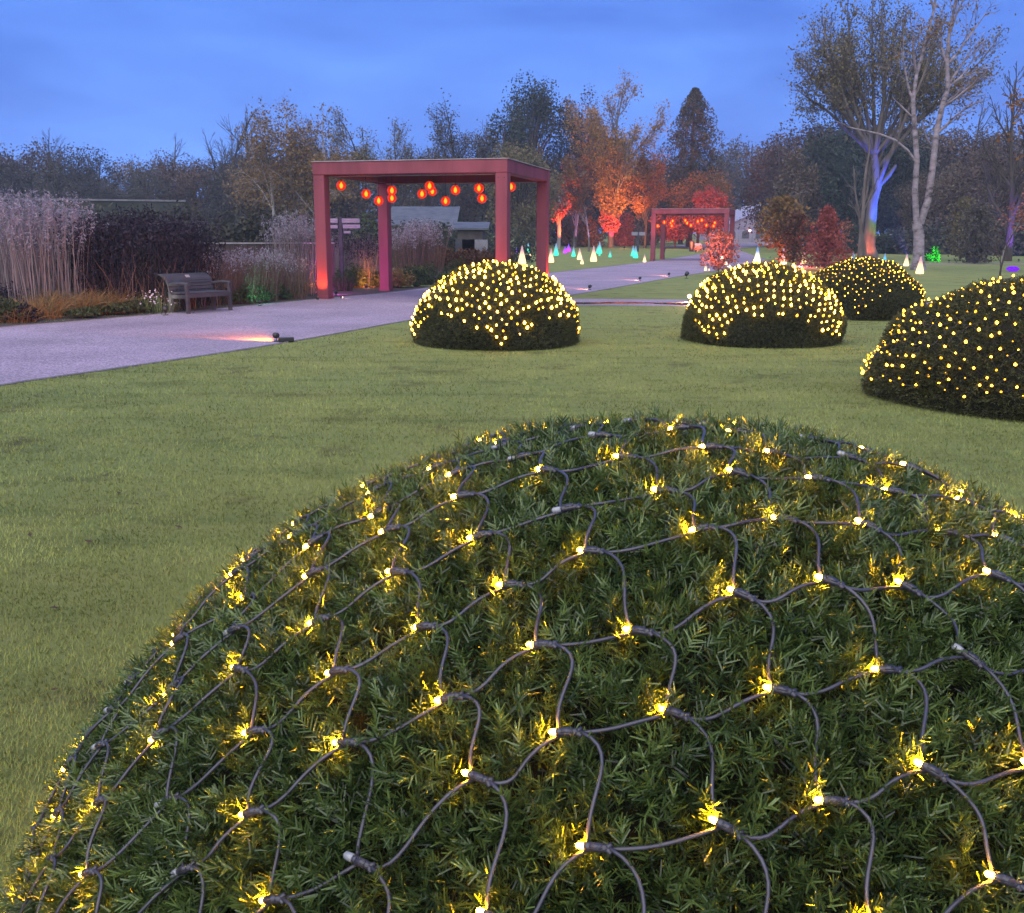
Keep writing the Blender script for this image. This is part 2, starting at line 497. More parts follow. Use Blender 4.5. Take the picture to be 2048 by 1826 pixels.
# cross path behind the domes, wet in places
cp = [((gnd(x, yt).x, gnd(x, yt).y), (gnd(x, yb).x, gnd(x, yb).y)) for x, yt, yb in ((1085, 598, 611), (1200, 598, 611), (1300, 599, 612), (1420, 600, 613), (1560, 602, 615), (1750, 604, 617), (2048, 607, 620), (2400, 611, 624))]
cpath = sheet('cross_path', cp, MAT['gravel'], 0.005)
def puddle(px, py, w, d, seed):
    random.seed(seed)
    c = gnd(px, py); n = 22
    V = [(c.x, c.y, 0.009)]
    for k in range(n):
        t = 2 * PI * k / n
        r = 1 + 0.35 * math.sin(2 * t + seed) * 0.5 + random.uniform(-0.12, 0.12)
        V.append((c.x + w * math.cos(t) * r, c.y + d * math.sin(t) * r, 0.009))
    m = bpy.data.meshes.new('puddle'); m.from_pydata(V, [], [(0, 1 + k, 1 + (k + 1) % n) for k in range(n)]); m.materials.append(MAT['water'])
    o = link('puddle', m); o['kind'] = 'structure'
puddle(1160, 607, 0.75, 0.42, 1); puddle(1255, 606, 0.6, 0.35, 2); puddle(1352, 608, 0.55, 0.4, 3)
tp = []
for x, y in ((1500, 532), (1640, 531), (1780, 529), (1900, 528), (2048, 528), (2300, 529)):
    g = gnd(x, y); tp.append(((g.x, g.y + 0.8), (g.x, g.y - 0.8)))
sheet('narrow_path', tp, MAT['gravel'], 0.006)
# soil of the planted border on the far side of the path
bd = []
for p, q in zip(fl[:40], [Vector((-1, 0.45, 0))] * 40):
    if p.y > 34: break
    bd.append(((p.x - 14, p.y + 5), (p.x - 0.02, p.y + 0.01)))
sheet('border_soil', bd, MAT['soil'], 0.010)

# ------------------------------------------------------------------ clipped yew domes and their light nets
class Dome:
    def __init__(s, x, y, a, c, z0, lumpy=1.0):
        s.lumpy = lumpy; s.x, s.y, s.a, s.c, s.z0 = x, y, a, c, z0
        th = np.linspace(0, PI / 2, 200)
        r = a * np.sin(th); z = z0 + c * np.cos(th)
        r = np.append(r, [a * 0.985]); z = np.append(z, [0.0])
        s.arc = np.concatenate([[0], np.cumsum(np.hypot(np.diff(r), np.diff(z)))])
        s.r, s.z = r, z
        s.total = s.arc[-1]
    def rz(s, arc):
        return np.interp(arc, s.arc, s.r), np.interp(arc, s.arc, s.z)
    def pts(s, arc, phi, off=0.0):
        """world points and outward normals at arc length from the apex, direction phi"""
        r, z = s.rz(arc)
        r2, z2 = s.rz(np.minimum(arc + 0.01, s.total)); r1, z1 = s.rz(np.maximum(arc - 0.01, 0))
        dr, dz = r2 - r1, z2 - z1
        n = np.hypot(dr, dz) + 1e-9
        nr, nz = -dz / n, dr / n
        cp, sp = np.cos(phi), np.sin(phi)
        lump = 0.012 * np.sin(5 * phi + 7 * arc) + 0.010 * np.sin(9 * arc - 3 * phi + 1.0)
        lump = lump * s.lumpy + max(0.0, s.lumpy - 1) * 0.016 * np.sin(3 * phi + 2.0) * np.sin(3.1 * arc)
        o = off + lump
        P = np.stack([s.x + (r + nr * o) * cp, s.y + (r + nr * o) * sp, z + nz * o], -1)
        Nn = np.stack([nr * cp, nr * sp, nz], -1)
        return P, Nn

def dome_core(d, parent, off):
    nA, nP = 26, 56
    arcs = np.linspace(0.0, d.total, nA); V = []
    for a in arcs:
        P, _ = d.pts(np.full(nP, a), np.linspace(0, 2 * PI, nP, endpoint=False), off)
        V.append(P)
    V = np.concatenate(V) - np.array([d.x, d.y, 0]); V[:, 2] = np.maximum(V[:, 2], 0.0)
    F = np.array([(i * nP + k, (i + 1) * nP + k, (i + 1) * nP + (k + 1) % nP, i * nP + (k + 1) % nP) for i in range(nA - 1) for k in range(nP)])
    return link('shade_core', np_mesh('shade_core', V, F, MAT['yew_core_shade'], smooth=True), parent)

def unit(a):
    return a / (np.linalg.norm(a, axis=-1, keepdims=True) + 1e-9)

def dome_surface_samples(d, n, rng):
    g = np.linspace(0, d.total, 400); w = np.interp(g, d.arc, d.r)
    cdf = np.cumsum(w); cdf /= cdf[-1]
    arc = np.interp(rng.random(n), cdf, g); phi = rng.random(n) * 2 * PI
    return arc, phi

def sprigs(d, n, m, L, nl, nw, seed, spread=0.65, jit=(-0.030, 0.016), face=None, blunt=False, gaps=0.0, rank=0.42):
    """yew shoots: n shoots of m flat needles each"""
    rng = np.random.default_rng(seed)
    arc, phi = dome_surface_samples(d, n, rng)
    if face is not None:      # thin out the side turned away
        P, Nn = d.pts(arc, phi)
        keep = (np.sum(Nn * unit(np.array([0, 0, CAM_H]) - P), -1) > -0.22) | (rng.random(n) < 0.22)
        arc, phi = arc[keep], phi[keep]; n = len(arc)
    if gaps:                  # small thin places where the shade-coloured core shows
        P, Nn = d.pts(arc, phi)
        q = P * 17.0
        g = np.sin(q[:, 0] + 1.7 * np.sin(q[:, 1] * 0.9)) * np.sin(q[:, 1] + 1.3 * np.sin(q[:, 2] * 1.1)) * np.sin(q[:, 2] * 1.2 + 1.1 * np.sin(q[:, 0])) 
        q = P * 41.0
        g = g + 0.6 * np.sin(q[:, 0] + np.sin(q[:, 2])) * np.sin(q[:, 1] + 1.4 * np.sin(q[:, 0] * 0.7))
        keep = (g < gaps) | (rng.random(n) < 0.40)
        arc, phi = arc[keep], phi[keep]; n = len(arc)
    # clumps: shoots stand out or sink together
    off = rng.uniform(jit[0], jit[1], n) + 0.010 * np.sin(31 * arc + 3 * np.sin(23 * phi)) * np.sin(29 * phi * np.maximum(0.3, np.sin(arc)))
    P, Nn = d.pts(arc, phi, 0.0)
    P = P + Nn * off[:, None]
    t = rng.normal(size=(n, 3)); t = unit(t - Nn * np.sum(t * Nn, -1, keepdims=True))
    k = rng.uniform(0.15, 1.0, n)[:, None] * spread / 0.65
    ax = unit(Nn * 1.0 + t * k * 1.15 + np.array([0, 0, 0.12]))
    b = rng.normal(size=(n, 3)); b = unit(b - ax * np.sum(b * ax, -1, keepdims=True))
    c = np.cross(ax, b)
    ln = L * rng.uniform(0.65, 1.25, n)
    tt = (np.arange(m) + 0.5) / m                                   # along the shoot
    side = np.where(np.arange(m) % 2 == 0, 1.0, -1.0)
    ang = np.radians(62 - 42 * tt ** 2)[None, :] + rng.normal(0, 0.16, (n, m))
    ro = rng.normal(0, rank, (n, m))                                # needles are not quite two-ranked
    bs = (b[:, None, :] * np.cos(ro)[..., None] + c[:, None, :] * np.sin(ro)[..., None]) * side[None, :, None]
    nd = ax[:, None, :] * np.cos(ang)[..., None] + bs * np.sin(ang)[..., None]
    base = P[:, None, :] + ax[:, None, :] * (ln[:, None] * (tt[None, :] - 0.35))[..., None]
    nlen = nl * rng.uniform(0.75, 1.2, (n, m)) * (1 - 0.28 * tt[None, :])
    wv = unit(np.cross(nd, c[:, None, :] + 0.5 * rng.normal(size=(n, m, 3)))) * (nw / 2)
    tip = base + nd * nlen[..., None]
    mid = base + nd * (nlen * 0.5)[..., None]
    V = np.stack([base - wv * 0.75, base + wv * 0.75, tip + wv * 0.45, tip - wv * 0.45] if blunt else [base, mid + wv, tip, mid - wv], 2).reshape(-1, 3) - np.array([d.x, d.y, 0])
    V[:, 2] = np.maximum(V[:, 2], 0.003)
    nn = n * m
    F = np.arange(nn * 4).reshape(nn, 4)
    sh = rng.beta(1.6, 2.2, n)
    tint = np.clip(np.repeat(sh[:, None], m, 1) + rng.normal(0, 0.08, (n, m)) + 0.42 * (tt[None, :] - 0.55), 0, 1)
    return V, F, np.repeat(tint.ravel(), 4)

def net_grid(d, half, step, alpha, rng, jitter, maxarc):
    nodes = {}
    k = int(half / step)
    for i in range(-k, k + 1):
        for j in range(-k, k + 1):
            s = i * step + rng.uniform(-jitter, jitter); t = j * step + rng.uniform(-jitter, jitter)
            if math.hypot(s, t) <= maxarc:
                nodes[(i, j)] = (s, t)
    return nodes

def net_pt(d, s, t, alpha, off):
    arc = math.hypot(s, t); phi = math.atan2(t, s) + alpha
    P, Nn = d.pts(np.array([arc]), np.array([phi]), off)
    return Vector(P[0]), Vector(Nn[0])

def bez(p0, p1, p2, p3, n):
    return [p0 * (1 - t) ** 3 + p1 * 3 * t * (1 - t) ** 2 + p2 * 3 * t * t * (1 - t) + p3 * t ** 3 for t in [k / n for k in range(n + 1)]]

def frame_matrix(p, x, z):
    x = x.normalized(); y = z.cross(x).normalized(); z = x.cross(y)
    return Matrix(((x.x, y.x, z.x, p.x), (x.y, y.y, z.y, p.y), (x.z, y.z, z.z, p.z), (0, 0, 0, 1)))

# --- the near dome
D0 = Dome(0.30, 1.80, 1.245, 1.115, 0.12, 0.25)
dome0 = thing('yew_dome', 'large clipped yew dome filling the foreground, every needle in focus', 'topiary', (D0.x, D0.y, 0))
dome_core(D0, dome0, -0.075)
face0 = np.array([0, -0.75, 0.66])
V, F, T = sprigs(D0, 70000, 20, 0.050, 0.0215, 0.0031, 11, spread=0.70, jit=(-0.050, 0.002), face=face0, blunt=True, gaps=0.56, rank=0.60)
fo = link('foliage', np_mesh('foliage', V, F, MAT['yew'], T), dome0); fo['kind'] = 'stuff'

# meshes shared by all nodes of the near net: x axis points to the bulb
hb = MB()
hb.tube([(-0.010, 0, 0), (-0.008, 0, 0), (-0.002, 0, 0), (0.012, 0, 0), (0.0165, 0, 0)], [0.0030, 0.0046, 0.0052, 0.0052, 0.0046], 8)
hb.box((0.003, 0, 0.0042), (0.014, 0.0065, 0.0030))
hb.tube([(-0.007, 0, 0), (-0.014, -0.005, 0)], [0.0036, 0.0028], 6)
hb.tube([(-0.007, 0, 0), (-0.014, 0.005, 0)], [0.0036, 0.0028], 6)
ME_HOLDER = hb.mesh('lamp_holder', MAT['holder'], smooth=True)
ME_LED = MB().tube([(0.0160, 0, 0), (0.0185, 0, 0), (0.0225, 0, 0), (0.0250, 0, 0)], [0.0034, 0.0037, 0.0033, 0.0014], 8).mesh('bulb', MAT['led'], True)
ME_LED_OFF = MB().tube([(0.0160, 0, 0), (0.020, 0, 0), (0.0275, 0, 0), (0.030, 0, 0)], [0.0048, 0.0054, 0.0050, 0.0022], 8).mesh('bulb', MAT['clear'], True)

rng = random.Random(5)
ALPHA0 = rad(14)
STEP0 = 0.137
nodes0 = net_grid(D0, 1.7, STEP0, ALPHA0, rng, 0.016, 1.50)
net0 = thing('light_net', 'dark cable net with small warm bulbs stretched over the nearest yew dome', 'light net', (D0.x, D0.y, 0))
inv0 = Vector((D0.x, D0.y, 0))
ends = {}
def seen_rank(kv):
    p, n = net_pt(D0, kv[1][0], kv[1][1], ALPHA0, 0.02)
    v = Vector((0, 0, CAM_H)) - p
    c = n.dot(v.normalized())
    return (0 if c > 0.05 else 5) + v.length
hold_rest, bulb_rest = MB(), MB()
made0 = 0
for (i, j), (s, t) in sorted(nodes0.items(), key=seen_rank):
    off = 0.020 + rng.uniform(-0.010, 0.009)
    p, n = net_pt(D0, s, t, ALPHA0, off)
    px_, _ = net_pt(D0, s + 0.02, t, ALPHA0, off); py_, _ = net_pt(D0, s, t + 0.02, ALPHA0, off)
    ex = (px_ - p).normalized(); ey = (py_ - p).normalized()
    a = rng.gauss(rad(150), rad(13))
    dirx = (ex * math.cos(a) + ey * math.sin(a) + n * rng.uniform(-0.12, 0.10)).normalized()
    Mx = frame_matrix(p - inv0, dirx, n)
    made0 += 1
    if made0 > 298:               # nodes on the far side of the dome
        for src, dst in ((ME_HOLDER, hold_rest), (ME_LED, bulb_rest)):
            dst.add([Mx @ v.co for v in src.vertices], [tuple(f.vertices) for f in src.polygons])
        ends[(i, j)] = dict(tip=p + dirx * 0.012 - n * 0.004, tail=p - dirx * 0.012, d=dirx, n=n, ex=ex, ey=ey)
        continue
    ho = link('lamp_holder', ME_HOLDER, net0); ho.matrix_local = Mx
    off_bulb = rng.random() < 0.15
    bu = link('bulb', ME_LED_OFF if off_bulb else ME_LED, ho)
    if off_bulb: bu['label'] = 'unlit clear bulb'
    yv = n.cross(dirx)
    ends[(i, j)] = dict(tip=p + dirx * 0.012 - n * 0.004, tail=p - dirx * 0.012, d=dirx, n=n, ex=ex, ey=ey)
mb = MB()
R0 = 0.0025
for (i, j), e in ends.items():
    q = ends.get((i + 1, j))
    if q:
        sag = rng.uniform(0.02, 0.04)
        st = e['tail'] - e['n'] * 0.002
        pts = bez(st, st - e['d'] * 0.035 + e['ex'] * 0.012, q['tip'] - q['ex'] * 0.065 - q['ey'] * 0.004 + q['n'] * rng.uniform(-0.004, 0.012), q['tip'] - q['d'] * 0.004, 10)
        mb.tube([p - inv0 for p in pts], R0, 6)
        if rng.random() < 0.0: pass
    q = ends.get((i, j - 1))
    if q:
        st = e['tail'] + e['n'] * 0.001
        pts = bez(st, st - e['d'] * 0.045 - e['ey'] * 0.025, q['tip'] + q['ey'] * 0.055 + q['ex'] * rng.uniform(-0.008, 0.022) + q['n'] * rng.uniform(-0.006, 0.010), q['tip'] + q['ey'] * 0.004, 10)
        mb.tube([p - inv0 for p in pts], R0, 6)
mb.build('cable', MAT['cable'], net0, smooth=True)
if hold_rest.v:
    hold_rest.build('lamp_holder_cluster', MAT['holder'], net0, True)['kind'] = 'stuff'
    bulb_rest.build('bulb_cluster', MAT['led'], net0, True)['kind'] = 'stuff'

# --- the four domes further off share one body and one bulb
DM = Dome(0, 0, 1.25, 1.05, 0.15, 2.0)
far_core = None
V, F, T = sprigs(DM, 26000, 5, 0.05, 0.034, 0.0085, 21, jit=(-0.03, 0.012))
ME_FARFOL = np_mesh('foliage', V, F, MAT['yew_far'], T)
def teardrop(r, l, mat):  # oversized bulb: the glare round each small light is put into its shape
    return MB().lathe([(r * 0.35, -l * 0.42), (r * 0.85, -l * 0.25), (r, 0), (r * 0.62, l * 0.3), (r * 0.12, l * 0.58)], 7).mesh('bulb', mat, True)
ME_BULB_A = teardrop(0.0155, 0.044, MAT['led_glow'])
ME_BULB_B = teardrop(0.0100, 0.026, MAT['led_dim'])
DIMMER = {ME_BULB_A.name: teardrop(0.0135, 0.038, emit('led_glow_soft', (1.0, 0.42, 0.02), 2.2)), ME_BULB_B.name: teardrop(0.009, 0.024, emit('led_dim_soft', (1.0, 0.42, 0.02), 1.2))}
ME_CORE = None
def far_dome(cx, cy, sc, szz, label, netlabel, alpha, half, bulb, step=0.150, maxarc=1.85, seed=1, lean=(0, 0)):
    global ME_CORE
    o = thing('yew_dome', label, 'topiary', (cx, cy, 0), group='clipped yew domes on the lawn')
    o.scale = (sc, sc, szz); o.rotation_euler = (0, 0, seed * 1.3)
    if ME_CORE is None:
        c_ = dome_core(DM, o, -0.03); ME_CORE = c_.data
    else:
        link('shade_core', ME_CORE, o)
    f_ = link('foliage', ME_FARFOL, o); f_['kind'] = 'stuff'
    net = thing('light_net', netlabel, 'light net', (cx, cy, 0), group='light nets on the yew domes')
    net.scale = (sc, sc, szz)
    rg = random.Random(seed)
    nd = net_grid(DM, half, step, alpha, rg, 0.030, maxarc)
    mbc = MB(); pos = {}; rest = MB(); made = 0
    ca, sa = math.cos(alpha), math.sin(alpha)
    toc = Vector((-cx, -cy, 0)).normalized()
    order = sorted(nd.items(), key=lambda kv: -((kv[1][0] * ca - kv[1][1] * sa) * toc.x + (kv[1][0] * sa + kv[1][1] * ca) * toc.y))
    kk = int(half / step)
    for (i, j), (s, t) in order:
        if max(abs(i), abs(j)) >= kk - 1 and rg.random() < (0.45 if max(abs(i), abs(j)) == kk else 0.2): continue
        if math.hypot(s, t) > DM.total - 0.05: continue
        p, n = net_pt(DM, s, t, alpha, 0.018 + rg.uniform(-0.008, 0.012))
        pos[(i, j)] = p
        up = (n * 0.55 + Vector((rg.uniform(-0.25, 0.25), rg.uniform(-0.35, 0.1), 1.0))).normalized()
        k = rg.choice((0.6, 0.8, 1.0, 1.0, 1.25))
        made += 1
        if made > 295:            # the far side of the net
            R = up.to_track_quat('Z', 'Y').to_matrix()
            rest.add([R @ (v.co * k) + p + n * 0.012 for v in bulb.vertices], [tuple(f.vertices) for f in bulb.polygons])
            continue
        b = link('bulb', bulb if rg.random() < 0.72 else DIMMER[bulb.name], net)
        b.location = p + n * 0.012; b.rotation_euler = up.to_track_quat('Z', 'Y').to_euler()
        b.scale = (k, k, k)
    if rest.v:
        rest.build('bulb_cluster', bulb.materials[0], net, True)['kind'] = 'stuff'
    for (i, j), p in pos.items():
        for q in (pos.get((i + 1, j)), pos.get((i, j + 1))):
            if q is not None:
                mid = (p + q) / 2 - Vector((0, 0, 0.01))
                mbc.tube([p, mid, q], 0.003, 3, cap=False)
    mbc.build('cable', MAT['cable'], net)
far_dome(-0.24, 15.66, 1.02, 0.99, 'yew dome behind the red pergola post, bare of lights at its lower left', 'net of bright bulbs with one corner hanging down to the grass in front', rad(45 + 4), 1.53, ME_BULB_A, seed=3, step=0.132)
far_dome(3.98, 16.05, 0.985, 0.985, 'yew dome with a bare arch at its lower front, right of the cross path', 'net of bright bulbs draped in two lobes above a bare dark arch', rad(-4), 1.52, ME_BULB_A, seed=4, step=0.130)
far_dome(7.32, 21.19, 0.99, 0.97, 'farthest yew dome, half hidden behind the brightly lit one', 'net of fine bulbs on the farthest dome, ending high above the grass', rad(24), 1.30, ME_BULB_B, seed=5, step=0.128)
far_dome(5.25, 10.15, 1.20, 0.985, 'yew dome cut by the right picture edge', 'net of fine bulbs reaching down to the grass on the dome at the right edge', rad(11), 1.75, ME_BULB_B, seed=6, step=0.122, maxarc=1.78)

# ------------------------------------------------------------------ short grass close to the camera
def in_poly(x, y, poly):
    c = np.zeros(len(x), bool); j = len(poly) - 1
    for i in range(len(poly)):
        xi, yi = poly[i]; xj, yj = poly[j]
        m = ((yi > y) != (yj > y)) & (x < (xj - xi) * (y - yi) / (yj - yi + 1e-12) + xi)
        c ^= m; j = i
    return c
rngn = np.random.default_rng(8)
NB = 560000
yy = 1.2 * (26.0 / 1.2) ** rngn.random(NB)                       # density falls off with distance
xx = (rngn.random(NB) * 1.36 - 0.70) * (yy + 0.6)
keep = ~in_poly(xx, yy, path_poly) & (rngn.random(NB) < np.clip((27.0 - yy) / 18.0, 0, 1) ** 1.3)
for cx_, cy_, rr in ((D0.x, D0.y, 1.20), (5.25, 10.15, 1.45), (-0.24, 15.66, 1.2), (3.98, 16.05, 1.2), (7.32, 21.19, 1.2)):
    keep &= (xx - cx_) ** 2 + (yy - cy_) ** 2 > rr * rr
xx, yy = xx[keep], yy[keep]; n = len(xx)
hgt = rngn.uniform(0.010, 0.022, n) * (1 + 0.03 * yy); wd = 0.0016 + 0.00065 * yy
az = rngn.random(n) * 2 * PI; ln_ = rngn.uniform(0.2, 1.3, n)
base = np.stack([xx, yy, np.zeros(n)], -1)
w = np.stack([np.cos(az + PI / 2), np.sin(az + PI / 2), np.zeros(n)], -1) * (wd / 2)[:, None]
tip = base + np.stack([np.cos(az) * hgt * ln_, np.sin(az) * hgt * ln_, hgt], -1)
V = np.stack([base - w, base + w, tip], 1).reshape(-1, 3)
_unused = 0 #.noise(Vector((a * 0.9, b_ * 0.9, 3.0))) for a, b_ in zip(xx[::8], yy[::8])])
tt_ = np.array([mnoise.noise(Vector((a * 1.3, b_ * 1.3, 0.0))) for a, b_ in zip(xx, yy)])
t2_ = np.array([mnoise.noise(Vector((a * 0.5, b_ * 2.0, 7.0))) for a, b_ in zip(xx, yy)])
t3_ = np.array([mnoise.noise(Vector((a * 2.6, b_ * 2.6, 11.0))) for a, b_ in zip(xx, yy)])
tint = np.clip(0.48 + 0.5 * tt_ - 0.75 * np.maximum(0, t2_) - 1.1 * np.maximum(0, t3_ - 0.28) + rngn.normal(0, 0.13, n), 0, 1)
MAT['blade'] = leafy('grass_blade', (0.118, 0.140, 0.036), (0.318, 0.352, 0.102), 0.25, 0.7, 0.2)
gb = link('lawn_grass', np_mesh('lawn_grass', V, np.arange(n * 3).reshape(n, 3), MAT['blade'], np.repeat(tint, 3)))
tag(gb, 'short mown grass of the lawn near the camera', 'grass', kind='stuff')

# ------------------------------------------------------------------ lamps
def spot(parent, loc, target, col, power, size=60, blend=0.7, radius=0.05):
    l = bpy.data.lights.new('spot', 'SPOT'); l.energy = power; l.color = col
    l.spot_size = rad(size); l.spot_blend = blend; l.shadow_soft_size = radius
    o = bpy.data.objects.new('spot', l); C.objects.link(o); o.parent = parent
    o.location = loc
    d = Vector(target) - Vector(loc)
    o.rotation_euler = d.to_track_quat('-Z', 'Y').to_euler()
    return o

_lens = {}
def lens_mat(col, k=6.0):
    key = (col, k)
    if key not in _lens: _lens[key] = emit('lamp_lens', col, k)
    return _lens[key]

def floodlight(label, p, target, col, power, size=70, s=1.0, group='ground floodlights', lens=5.0, battery=False, flush=False):
    """a small round floodlight on a stake, tilted towards its target"""
    s *= 0.72
    t = thing('floodlight', label, 'floodlight', p, group=group)
    p = Vector(p); d = (Vector(target) - p).normalized()
    hz_ = 0.16 * s if not flush else 0.06 * s
    R = d.to_track_quat('Z', 'Y').to_matrix()
    c = Vector((0, 0, hz_))
    MB().lathe([(0.035 * s, -0.06 * s), (0.06 * s, -0.055 * s), (0.068 * s, 0.03 * s), (0.074 * s, 0.055 * s)], 12, c, R).build('body', MAT['black'], t, True)
    MB().lathe([(0.062 * s, 0.056 * s), (0.060 * s, 0.060 * s)], 12, c, R).build('lens', lens_mat(col, lens), t)
    mb = MB(); mb.tube([(0, 0, -0.02), (0, 0, hz_)], 0.010 * s, 6); mb.box((0, 0, 0.012), (0.11 * s, 0.11 * s, 0.02))
    mb.build('stake', MAT['black'], t)
    if battery:
        MB().box((0.16, -0.05, 0.045), (0.24, 0.10, 0.07), rotm(0.35)).build('driver_box', MAT['black'], t, bevel=0.01)
    spot(t, c + d * 0.075 * s, c + d * 2, col, power, size)
    return t

# ------------------------------------------------------------------ pergolas
PG_W, PG_D, PG_H, PG_P, PG_B = 5.19, 4.55, 3.466, 0.306, 0.312
def glass_mat():
    m, N, K = new_mat('red_globe_glass')
    o = N.new('ShaderNodeOutputMaterial'); tr = N.new('ShaderNodeBsdfTransparent'); tr.inputs[0].default_value = (1.0, 0.45, 0.25, 1)
    gl = N.new('ShaderNodeBsdfPrincipled'); gl.inputs['Base Color'].default_value = (0.55, 0.03, 0.015, 1); gl.inputs['Roughness'].default_value = 0.15
    gl.inputs['Emission Color'].default_value = (1.0, 0.055, 0.012, 1); gl.inputs['Emission Strength'].default_value = 0.14  # glow of the lit glass put in as faint red emission
    lw = N.new('ShaderNodeLayerWeight'); lw.inputs[0].default_value = 0.42
    mr = N.new('ShaderNodeMapRange'); mr.inputs[3].default_value = 0.42; mr.inputs[4].default_value = 0.95
    ms = N.new('ShaderNodeMixShader')
    K.new(lw.outputs['Facing'], mr.inputs[0]); K.new(mr.outputs[0], ms.inputs[0])
    K.new(tr.outputs[0], ms.inputs[1]); K.new(gl.outputs[0], ms.inputs[2]); K.new(ms.outputs[0], o.inputs[0])
    return m
MAT['globe'] = glass_mat()
MAT['flame'] = emit('lantern_flame', (1.0, 0.34, 0.02), 2.0)
ME_GLOBE = MB().lathe([(0.135 * math.sin(PI * k / 12) + 0.002, -0.135 * math.cos(PI * k / 12)) for k in range(13)], 16).mesh('globe', MAT['globe'], True)
ME_FLAME = MB().lathe([(0.008, -0.075), (0.034, -0.055), (0.048, -0.015), (0.040, 0.035), (0.018, 0.07), (0.003, 0.095)], 10).mesh('bulb', MAT['flame'], True)
ME_CAP = MB().lathe([(0.035, 0.13), (0.035, 0.150), (0.012, 0.165)], 8).mesh('cap', MAT['black'])

def pergola(label, loc, rz):
    t = thing('pergola', label, 'pergola', loc, rz, group='red timber pergolas over the path')
    ph = PG_H - PG_B
    for x in (PG_P / 2, PG_W - PG_P / 2):
        for y in (PG_P / 2, PG_D - PG_P / 2):
            MB().box((x, y, ph / 2), (PG_P, PG_P, ph)).build('post', MAT['pergola'], t, bevel=0.012)
    for x in (PG_P / 2, PG_W - PG_P / 2):
        for y in (PG_P / 2, PG_D - PG_P / 2):
            MB().box((x, y, 0.045), (PG_P + 0.03, PG_P + 0.03, 0.09)).build('post_shoe', MAT['pergola'], t, bevel=0.006)
            for bx_ in (-0.08, 0.08):
                MB().lathe([(0.016, -0.012), (0.016, 0.0)], 6, (x + bx_, y - PG_P / 2 - 0.001, ph - 0.12), rotm(0, PI / 2)).build('bolt', MAT['black'], t)
    zc = PG_H - PG_B / 2 + 0.003
    for y in (PG_P / 2, PG_D - PG_P / 2):
        MB().box((PG_W / 2, y, zc), (PG_W + 0.012, PG_P + 0.012, PG_B)).build('beam', MAT['pergola'], t, bevel=0.012)
    for x in (PG_P / 2, PG_W - PG_P / 2):
        MB().box((x, PG_D / 2, zc), (PG_P, PG_D - 2 * PG_P - 0.016, PG_B)).build('beam', MAT['pergola'], t, bevel=0.012)
    MB().box((PG_W / 2, PG_D / 2, PG_H + 0.018), (PG_W + 0.05, PG_D + 0.05, 0.02)).build('roof_cap', MAT['coping'], t)
    n = 9
    for k in range(n):
        w = (PG_W - 2 * PG_P) / n
        MB().box((PG_P + w * (k + 0.5), PG_D / 2, PG_H - 0.075), (w - 0.012, PG_D - 2 * PG_P - 0.02, 0.03)).build('roof_board', MAT['soffit'], t)
    for y in (PG_P + 0.05, PG_D - PG_P - 0.05):
        mb = MB(); mb.tube([(PG_P, y, PG_H - PG_B - 0.02), (PG_W - PG_P, y, PG_H - PG_B - 0.02)], 0.014, 6)
        mb.build('rail', MAT['coping'], t)  # added pale tubes standing in for streaks of reflected light
    return t

def lantern(p, top, label, s=0.96, group='red glass lanterns under the near pergola', lit=0.0):
    t = thing('hanging_lantern', label, 'lantern', p, group=group)
    g = link('globe', ME_GLOBE, t); g.scale = (s, s, s)
    f = link('bulb', ME_FLAME, t); f.scale = (s, s, s)
    c = link('cap', ME_CAP, t); c.scale = (s, s, s)
    MB().tube([(0, 0, 0.16 * s), (0, 0, max(0.2 * s, top - p.z))], 0.006, 4).build('cord', MAT['black'], t)

PG1 = Vector((-5.145, 26.668, 0)); PG_RZ = -0.2646
pergola('near red pergola straddling the gravel path, framing hanging red lanterns', PG1, PG_RZ)
lx = [(403, 300), (567, 355), (650, 400), (737, 333), (737, 383), (935, 355), (985, 303), (1003, 338), (1155, 330), (1090, 402), (1310, 318), (1330, 385), (1522, 308)]
ld = [27.6, 27.9, 28.3, 28.0, 29.2, 28.0, 27.2, 29.4, 27.8, 28.5, 27.2, 28.2, 28.6]
names = ['leftmost lantern under the near pergola, beside its front left post', 'second lantern from the left under the near pergola, left of the back post',
         'lantern in front of the back left post of the near pergola', 'upper of the stacked pair right of the back left post', 'lower of the stacked pair right of the back left post',
         'lantern at lower left of the middle trio under the near pergola', 'highest lantern of the middle trio, below the front beam', 'dim lantern half hidden at the back of the middle trio',
         'lantern hanging alone right of the middle trio, upper one', 'lantern hanging alone right of the middle trio, lower one', 'upper lantern of the pair left of the front right post',
         'lower lantern of the pair left of the front right post', 'lantern peeping out right of the front right post']
for (zx, zy), d, nm in zip(lx, ld, names):
    lantern(at(560 + zx / 3.292, 280 + zy / 3.292, d), PG_H - 0.09, nm)
g2 = gnd(1300, 522)
pergola('far red pergola over the path, small, in front of the lit trees', g2, -0.30)
l2 = [(1315.5, 452), (1328.7, 444.5), (1341.7, 446), (1345.3, 442), (1343.5, 451.5), (1370.6, 441), (1374.3, 446), (1381.8, 450.8), (1395.7, 443), (1403.7, 440.3), (1412.7, 450.5), (1429.5, 445.8), (1427.2, 452)]
ordn = ['leftmost', 'second', 'third', 'fourth', 'fifth', 'sixth', 'seventh', 'eighth', 'ninth', 'tenth', 'eleventh', 'twelfth', 'last']
for k, (x, y) in enumerate(l2):
    o_ = sorted(range(13), key=lambda i: l2[i][0]).index(k)
    lantern(at(x, y, g2.y + 1.3 + (k % 3) * 0.8), g2.z + PG_H - 0.09, ordn[o_] + ' small lantern from the left under the far pergola', 1.15, 'small lanterns under the far pergola')

